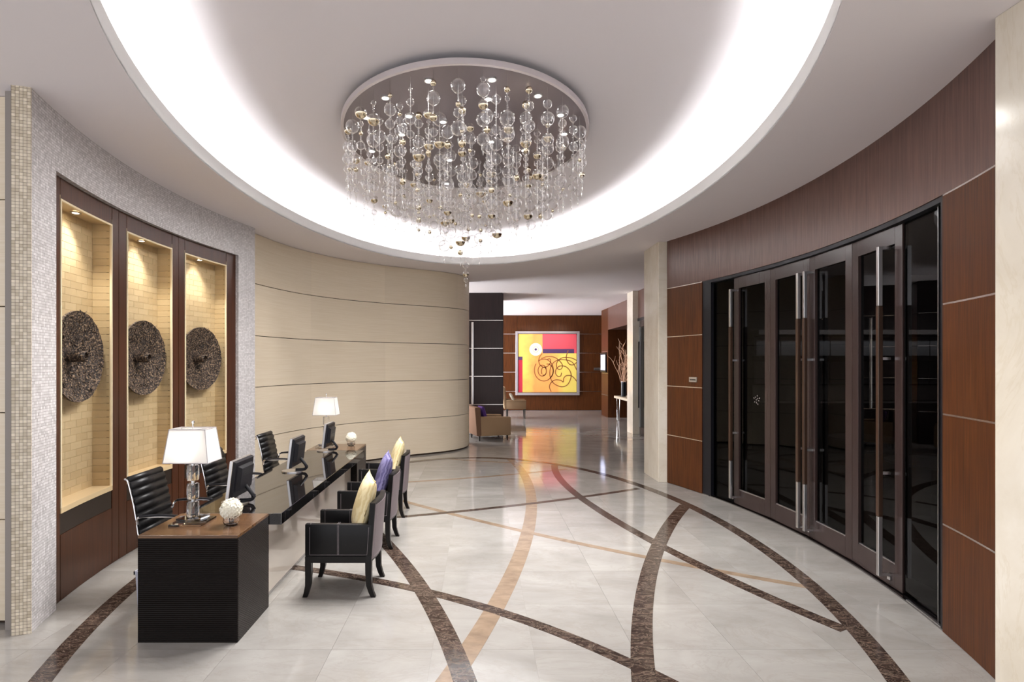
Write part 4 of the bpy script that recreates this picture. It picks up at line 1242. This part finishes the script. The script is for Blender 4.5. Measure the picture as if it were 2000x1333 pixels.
cushion('cream patterned cushion on the farthest armchair by the desk', (-1.085, 7.08, .715), (0, 0.30, 0.22), 'cushion_cream')

# ================================================================== CHANDELIER
CH = dict(x=-0.145, y=6.07, bx=1.352, by=1.608, z=4.45)
ch = thing('chandelier', 'oval ceiling chandelier of hanging clear and half-gilded glass bubbles', 'chandelier', (CH['x'], CH['y'], CH['z']))
NE = 96
bm = nb(); prism(bm, [((CH['bx'] - .03) * math.cos(2 * PI * k / NE), (CH['by'] - .03) * math.sin(2 * PI * k / NE)) for k in range(NE)], 0.004, 0.02)
obj('canopy_plate', bm, 'canopy_metal', ch)
bm = nb(); rows = []
for k in range(NE):
    c, s = math.cos(2 * PI * k / NE), math.sin(2 * PI * k / NE)
    rows.append([bm.verts.new(((CH['bx'] - a) * c, (CH['by'] - a) * s, z)) for a, z in ((0.03, 0), (0, 0), (0, 0.05), (0.03, 0.05))])
for k in range(NE):
    A, B = rows[k], rows[(k + 1) % NE]
    for q in range(4): bm.faces.new((A[q], A[(q + 1) % 4], B[(q + 1) % 4], B[q]))
bmesh.ops.recalc_face_normals(bm, faces=bm.faces[:])
obj('canopy_rim', bm, 'canopy_rim', ch, smooth=True)
bm = nb(); prism(bm, [((CH['bx'] - .25) * math.cos(2 * PI * k / 48), (CH['by'] - .25) * math.sin(2 * PI * k / 48)) for k in range(48)], 0.02, ZU - CH['z'] + .001)
obj('ceiling_mount', bm, 'grey_paint', ch)
# small spotlights set in the plate, where the photograph shows them
sp_px = [(560, 192), (910, 186), (1165, 275), (320, 287), (215, 397), (1290, 382), (410, 490), (1310, 487), (245, 582), (905, 530), (675, 632), (1090, 578), (660, 762), (890, 293), (450, 388), (640, 420)]
lens_src = ring_src = None
for i, (u, v) in enumerate(sp_px):
    X, Y = at(640 + u / 2.837, 90 + v / 2.837, CH['z'])
    lx, ly = X - CH['x'], Y - CH['y']
    if lens_src is None:
        bm = nb(); lathe(bm, [(0.030, -0.006), (0.042, -0.006), (0.042, 0.004), (0.030, 0.004), (0.030, -0.006)], 20); ring_src = r_ = obj('spotlight', bm, 'brushed_steel', ch)
        bm = nb(); lathe(bm, [(0, -0.003), (0.029, -0.003), (0.029, 0.003), (0, 0.003)], 20); lens_src = l_ = obj('lens', bm, 'lamp_lens', r_)
    else:
        r_ = inst('spotlight', ring_src, ch); l_ = inst('lens', lens_src, r_)
    r_.location = (lx, ly, 0)
    spot('chandelier_lamp', (lx, ly, -0.03), 100, 165, 1.0, (1, 0.985, 0.965), 0.03, None, ch)

# bubbles: one sphere mesh for clear balls, one for half gilded balls
def sphere_bm(seg=28, rings=16, half=False):
    bm = nb(); rs = []
    for i in range(rings + 1):
        th_ = PI * i / rings
        if i in (0, rings): rs.append([bm.verts.new((0, 0, math.cos(th_)))])
        else: rs.append([bm.verts.new((math.sin(th_) * math.cos(2 * PI * k / seg), math.sin(th_) * math.sin(2 * PI * k / seg), math.cos(th_))) for k in range(seg)])
    for i in range(rings):
        A, B = rs[i], rs[i + 1]
        for k in range(seg):
            if len(A) == 1: fc = bm.faces.new((A[0], B[k], B[(k + 1) % seg]))
            elif len(B) == 1: fc = bm.faces.new((A[k], B[0], A[(k + 1) % seg]))
            else: fc = bm.faces.new((A[k], B[k], B[(k + 1) % seg], A[(k + 1) % seg]))
            fc.smooth = True
            if half and i >= rings // 2 + 1: fc.material_index = 1
    bmesh.ops.recalc_face_normals(bm, faces=bm.faces[:])
    return bm
rng = random.Random(21)
strands = [(0.0, 0.0, 1.40)]
for fr, cnt, L0, ph_ in ((0.22, 8, 1.24, 0.25), (0.43, 16, 1.02, 0.1), (0.64, 24, 0.80, 0.0), (0.80, 22, 0.70, 0.14), (0.95, 38, 0.58, 0.06)):
    for k in range(cnt):
        a = 2 * PI * k / cnt + ph_
        strands.append((CH['bx'] * fr * math.cos(a), CH['by'] * fr * math.sin(a), L0 * rng.uniform(0.90, 1.08)))
balls, beads, wires = [], [], []
for si, (x, y, L) in enumerate(strands):
    z = -0.05 - rng.uniform(0.0, 0.07)
    while z > -L:
        kind = rng.random()
        r_ = rng.uniform(.050, .068) if kind < .32 else (rng.uniform(.032, .045) if kind < .68 else rng.uniform(.018, .027))
        if z - 2 * r_ < -L - .04: r_ = .02
        z -= r_
        balls.append((r_, si, x, y, z, rng.random() < (.20 if r_ < .046 else .13)))
        z -= r_
        nbd = rng.choice((0, 1, 2, 3))
        for q in range(nbd):
            z -= .011; beads.append((x, y, z, .0095)); z -= .011
        z -= rng.uniform(.0, .012)
    if si == 0:      # the long centre strand ends in a half gilded ball and a pearl
        balls.append((.034, si, x, y, z - .036, True)); balls.append((.026, si, x, y, z - .105, False)); z -= .13
    wires.append((x, y, z))
    # pendant needle at the end of the strand
order = sorted(range(len(balls)), key=lambda i: -balls[i][0])
single = set(order[:296]) | {i for i, q in enumerate(balls) if q[1] == 0 and q[4] < -1.38}
strand_o = []
for si, (x, y, zb_) in enumerate(wires):
    bm = nb(); tube(bm, [(0, 0, 0.006), (0, 0, zb_ - .035)], .0009, 5)
    lathe(bm, [(0, zb_ - .062), (.0035, zb_ - .05), (.006, zb_ - .035), (.002, zb_ - .02)], 8)
    so = obj('bead_strand', bm, 'wire', ch); so.location = (x, y, 0); strand_o.append(so)
c_src = g_src = None
rest = nb(); rest_g = nb()
for i, (r_, si, x, y, z, gilt) in enumerate(balls):
    if i in single:
        nm = 'half_gilded_ball' if gilt else 'glass_ball'
        srcb = g_src if gilt else c_src
        if srcb is None:
            o = obj(nm, sphere_bm(half=gilt), ['bubble_glass', 'gilt'] if gilt else 'bubble_glass', strand_o[si])
            if gilt: g_src = o
            else: c_src = o
        else:
            o = inst(nm, srcb, strand_o[si])
        o.location = (0, 0, z); o.scale = (r_,) * 3
    else:
        bmesh.ops.create_icosphere(rest_g if gilt else rest, subdivisions=2, radius=r_, matrix=Matrix.Translation((x, y, z)))
for x, y, z, r_ in beads:
    bmesh.ops.create_icosphere(rest, subdivisions=1, radius=r_, matrix=Matrix.Translation((x, y, z)))
o = obj('small_glass_beads', rest, 'bubble_glass', ch, smooth='all'); o['kind'] = 'stuff'
o = obj('small_gilded_beads', rest_g, 'gilt', ch, smooth='all'); o['kind'] = 'stuff'

# ================================================================== PAINTING on the end wall
PX, PZ, PW = 2.857, 1.962, 2.655
pt = thing('framed_painting', 'large square abstract painting with spirals in a silver frame', 'painting', (PX, 22.39, PZ))
fw = 0.10
for nm, q in (('frame_bar', (-PW / 2, PW / 2, PW / 2 - fw, PW / 2)), ('frame_bar', (-PW / 2, PW / 2, -PW / 2, -PW / 2 + fw)), ('frame_bar', (-PW / 2, -PW / 2 + fw, -PW / 2 + fw, PW / 2 - fw)), ('frame_bar', (PW / 2 - fw, PW / 2, -PW / 2 + fw, PW / 2 - fw))):
    boxo(nm, q[0], q[1], -0.09, 0.0, q[2], q[3], 'frame_silver', pt, 0.008)
boxo('shadow_gap', -PW / 2 + fw, PW / 2 - fw, -0.02, 0.0, -PW / 2 + fw, PW / 2 - fw, 'black_gap', pt)
cw = PW - 2 * fw - 0.04
boxo('canvas', -cw / 2, cw / 2, -0.055, -0.02, -cw / 2, cw / 2, 'canvas_yellow', pt)
def UV(x, y): return (-cw / 2 + (x - 120) / 1075 * cw, cw / 2 - (y - 120) / 1085 * cw)
def patch(name, x0, x1, y0, y1, mat, d):
    a, b = UV(x0, y1), UV(x1, y0); return boxo(name, a[0], b[0], -0.055 - d, -0.054, a[1], b[1], mat, pt)
patch('red_field', 565, 1195, 120, 400, 'paint_red', 0.0010)
patch('plum_band', 570, 1150, 398, 478, 'paint_plum', 0.0012)
patch('red_field', 1150, 1195, 398, 478, 'paint_red', 0.0012)
patch('crimson_strip', 120, 196, 600, 1205, 'paint_crimson', 0.0012)
patch('plum_band', 120, 196, 540, 602, 'paint_plum', 0.0014)
c = UV(440, 405)
for nm, r0, r1, mat, d in (('disc', 0.0, 0.262, 'paint_cream', .002), ('disc_ring', 0.10, 0.13, 'paint_silver', .0026), ('disc_eye', 0.0, 0.05, 'paint_plum', .003)):
    bm = nb(); n_ = 40
    if r0 == 0:
        f1 = [bm.verts.new((c[0] + r1 * math.cos(2 * PI * k / n_), -0.055 - d, c[1] + r1 * math.sin(2 * PI * k / n_))) for k in range(n_)]; f2 = [bm.verts.new((v.co.x, -0.0545, v.co.z)) for v in f1]
        bm.faces.new(f1); [bm.faces.new((f1[k], f1[(k + 1) % n_], f2[(k + 1) % n_], f2[k])) for k in range(n_)]
    else:
        f1 = [bm.verts.new((c[0] + r1 * math.cos(2 * PI * k / n_), -0.055 - d, c[1] + r1 * math.sin(2 * PI * k / n_))) for k in range(n_)]; f2 = [bm.verts.new((c[0] + r0 * math.cos(2 * PI * k / n_), -0.055 - d, c[1] + r0 * math.sin(2 * PI * k / n_))) for k in range(n_)]
        [bm.faces.new((f1[k], f1[(k + 1) % n_], f2[(k + 1) % n_], f2[k])) for k in range(n_)]
    bmesh.ops.recalc_face_normals(bm, faces=bm.faces[:]); obj(nm, bm, mat, pt)
curves = [
    [(560, 480), (505, 560), (500, 650), (540, 715), (610, 738), (680, 700), (715, 630), (700, 582), (650, 592)],
    [(540, 575), (650, 540), (780, 550), (870, 610), (930, 690), (920, 760), (870, 780), (830, 740), (828, 660), (880, 590), (960, 555), (1100, 565), (1195, 610)],
    [(590 + 175 * math.cos(a), 790 + 205 * math.sin(a)) for a in np.linspace(-2.2, 3.75, 26)],
    [(560 + 77 * math.cos(a), 800 + 103 * math.sin(a)) for a in np.linspace(0.6, 6.0, 18)],
    [(590 + 46 * math.cos(a), 812 + 76 * math.sin(a)) for a in np.linspace(2.4, 8.4, 18)],
    [(640, 678), (700, 685), (745, 740), (765, 810), (745, 890), (705, 940)],
    [(920, 840), (900, 900), (850, 908), (805, 850), (820, 770), (890, 715), (1000, 730), (1080, 820), (1092, 930), (1030, 1060), (930, 1102), (820, 1070), (740, 1000), (702, 890), (710, 760), (760, 660), (850, 605), (960, 598), (1060, 615), (1130, 660), (1175, 740), (1195, 790)],
    [(725, 1195), (695, 1110), (720, 1030), (800, 975), (900, 982), (950, 1012), (960, 940), (1010, 895), (1100, 900), (1160, 950), (1195, 1000)],
    [(1040, 420), (1005, 540), (1020, 620), (1070, 685), (1140, 690), (1195, 650)]]
for cv_ in curves:
    P3 = catmull([(UV(x, y)[0], -0.057, UV(x, y)[1]) for x, y in cv_], 5)
    bm = nb(); rows = []
    for i, p in enumerate(P3):
        d = (P3[min(i + 1, len(P3) - 1)] - P3[max(i - 1, 0)]).normalized(); n_ = Vector((d.z, 0, -d.x)) * .019
        rows.append([bm.verts.new(p + n_), bm.verts.new(p - n_), bm.verts.new(p - n_ + Vector((0, .003, 0))), bm.verts.new(p + n_ + Vector((0, .003, 0)))])
    for A, B in zip(rows[:-1], rows[1:]):
        for q in range(4): bm.faces.new((A[q], A[(q + 1) % 4], B[(q + 1) % 4], B[q]))
    bmesh.ops.recalc_face_normals(bm, faces=bm.faces[:]); obj('spiral_stroke', bm, 'paint_brown', pt)

for q in (-0.7, 0.7):  # ceiling spots added to brighten the painting and end wall
    pl = thing('added_picture_spot', 'small added ceiling spotlight brightening the painting, %s one' % ('left', 'right')[q > 0], 'spotlight', (PX + q, 20.9, ZC), 0, 'added picture spotlights')
    bm = nb(); lathe(bm, [(.03, -.004), (.045, -.004), (.045, 0.0), (.03, 0.0), (.03, -.004)], 16); obj('bezel', bm, 'white_paint', pl)
    spot('added_picture_lamp', (PX + q, 20.9, ZC - .02), 72, 90, 0.8, (1, .95, .88), .05, (PX + q * .6, 22.35, 1.9))
# ================================================================== CORRIDOR FURNITURE
def lounge(label, loc, rz):
    """low club armchair facing +x"""
    t = thing('club_armchair', label, 'chair', loc, rz)
    bm = nb(); box(bm, -.36, .40, -.40, .40, .13, .36, 0, .02); obj('seat_base', bm, 'beige_fabric', t, smooth=True)
    bm = nb(); box(bm, -.24, .41, -.28, .28, .36, .46, 0, .03); obj('seat_cushion', bm, 'beige_fabric', t, smooth=True)
    for s in (-1, 1):
        bm = nb(); v = box(bm, -.40, .42, s * .36 - .07, s * .36 + .07, .13, .60, 0, .025)
        for q in bm.verts:
            if q.co.z > .5: q.co.z += .05 * max(0, -q.co.x) - .01 * max(0, q.co.x)
        obj('arm', bm, 'beige_fabric', t, smooth=True)
    bm = nb(); box(bm, -.50, -.34, -.43, .43, .13, .86, 0, .035)
    for q in bm.verts:
        if q.co.z > .3: q.co.x -= .10 * (q.co.z - .3)
    obj('backrest', bm, 'brown_fabric', t, smooth=True)
    for x in (-.40, .34):
        for y in (-.34, .34):
            bm = nb(); lathe(bm, [(0, 0), (.016, 0), (.026, .13), (0, .13)], 10, (x, y, 0)); obj('leg', bm, 'ebony', t)
lounge('brown and beige club armchair beside the curved cream wall end', (0.30, 13.95, 0), 0.30)
cs = thing('throw_cushion', 'purple cushion propped in the brown club armchair', 'cushion', (0.10, 13.86, 0.66), 0)
cs.rotation_euler = (0, -0.3, 0.30)
bm = nb(); box(bm, -.05, .05, -.2, .2, -.2, .2, 0, .045); obj('cover', bm, 'purple_fabric', cs, smooth=True)
bm = nb(); box(bm, -.006, .006, -.205, .205, -.205, .205); obj('piping', bm, 'purple_fabric', cs)
sl = thing('slipper_chair', 'beige high-backed chair on thin dark legs near the painting', 'chair', (1.32, 19.35, 0), 0.0)
bm = nb(); box(bm, -.36, .36, -.34, .34, .33, .62, 0, .02); obj('seat', bm, 'beige_fabric', sl, smooth=True)
bm = nb(); box(bm, -.42, -.30, -.34, .34, .33, 1.12, 0, .03)
for q in bm.verts:
    if q.co.z > .6: q.co.x -= .16 * (q.co.z - .6)
obj('backrest', bm, 'beige_fabric', sl, smooth=True)
for s in (-1, 1):
    bm = nb(); box(bm, -.34, .36, s * .30 - .05, s * .30 + .05, .60, .66, 0, .015); obj('arm', bm, 'beige_fabric', sl, smooth=True)
for x in (-.30, .32):
    for y in (-.28, .28):
        bm = nb(); lathe(bm, [(0, 0), (.014, 0), (.024, .33), (0, .33)], 8, (x, y, 0)); obj('leg', bm, 'ebony', sl)
cp = thing('throw_cushion', 'pale patterned cushion lying on the beige high-backed chair', 'cushion', (1.18, 19.2, 0.76), 0)
cp.rotation_euler = (0, -0.5, 0)
bm = nb(); box(bm, -.05, .05, -.2, .2, -.13, .14, 0, .04); obj('cover', bm, 'pale_fabric', cp, smooth=True)
bm = nb(); box(bm, -.006, .006, -.205, .205, -.135, .145); obj('piping', bm, 'pale_fabric', cp)
# wall screen
tv = thing('wall_screen', 'black framed lit screen on the corridor pier', 'screen', (XW, 20.0, 1.99), 0)
boxo('housing', -0.05, 0, -.42, .42, -.36, .36, 'black_plastic', tv, 0.006)
boxo('display', -0.053, -0.05, -.34, .34, -.28, .28, 'screen_glow', tv)
# console table with vases
cn = thing('console_table', 'pale stone topped console on bent steel legs in the corridor recess', 'table', (5.0, 17.55, 0), 0)
boxo('top', -.32, .32, -1.05, 1.05, .76, .84, 'console_stone', cn, 0.01)
for y in (-.75, .75):
    bm = nb()
    tube(bm, [(-.24, y - .18, .76), (-.24, y - .05, .012), (-.24, y + .15, .012), (-.24, y + .22, .76)], .016, 6); tube(bm, [(.24, y - .18, .76), (.24, y - .05, .012), (.24, y + .15, .012), (.24, y + .22, .76)], .016, 6); obj('leg', bm, 'chrome', cn)
for i, (x, y, h_, lb) in enumerate(((4.86, 18.05, .50, 'short black cylinder vase with branches on the console'), (4.96, 17.3, .72, 'tall black cylinder vase on the console'))):
    v = thing('vase', lb, 'vase', (x, y, .84), 0, 'black console vases')
    bm = nb(); lathe(bm, [(0, 0), (.085, 0), (.085, h_), (.074, h_), (.074, h_ - .2), (0, h_ - .2)], 24); obj('body', bm, 'vase_black', v, smooth=True)
    bm = nb(); lathe(bm, [(.0735, h_ - .004), (.0865, h_ - .004), (.0865, h_ + .008), (.0735, h_ + .008), (.0735, h_ - .004)], 24); obj('rim', bm, 'frame_silver', v)
br = thing('dried_branches', 'pale dried branches spreading out of the short console vase', 'branches', (4.86, 18.05, 1.20), 0)
rr = random.Random(5)
for k in range(16):
    bm = nb(); a = rr.uniform(0, 2 * PI); lean = rr.uniform(.05, .42); L = rr.uniform(.7, 1.5)
    p = Vector((rr.uniform(-.04, .04), rr.uniform(-.04, .04), 0)); pts = [p.copy()]; d = Vector((math.cos(a) * lean, math.sin(a) * lean, 1)).normalized()
    for q in range(6):
        d = (d + Vector((rr.uniform(-.28, .28), rr.uniform(-.28, .28), rr.uniform(-.05, .1)))).normalized(); p = p + d * L / 6; pts.append(p.copy())
        if q > 1:
            e = (d + Vector((rr.uniform(-1, 1), rr.uniform(-1, 1), .2))).normalized(); tube(bm, [p, p + e * .12, p + e * .2 + Vector((0, 0, .06))], [.006, .004, .003], 4)
    for v in pts: v.x = min(v.x, .75)
    tube(bm, pts, [.010 - .0011 * q for q in range(7)], 5)
    obj('branch', bm, 'branch', br)
spot('console_spot', (5.05, 17.9, 3.1), 60, 70, 0.6, (1, 0.8, 0.65), 0.04, (4.95, 17.9, 1.4))
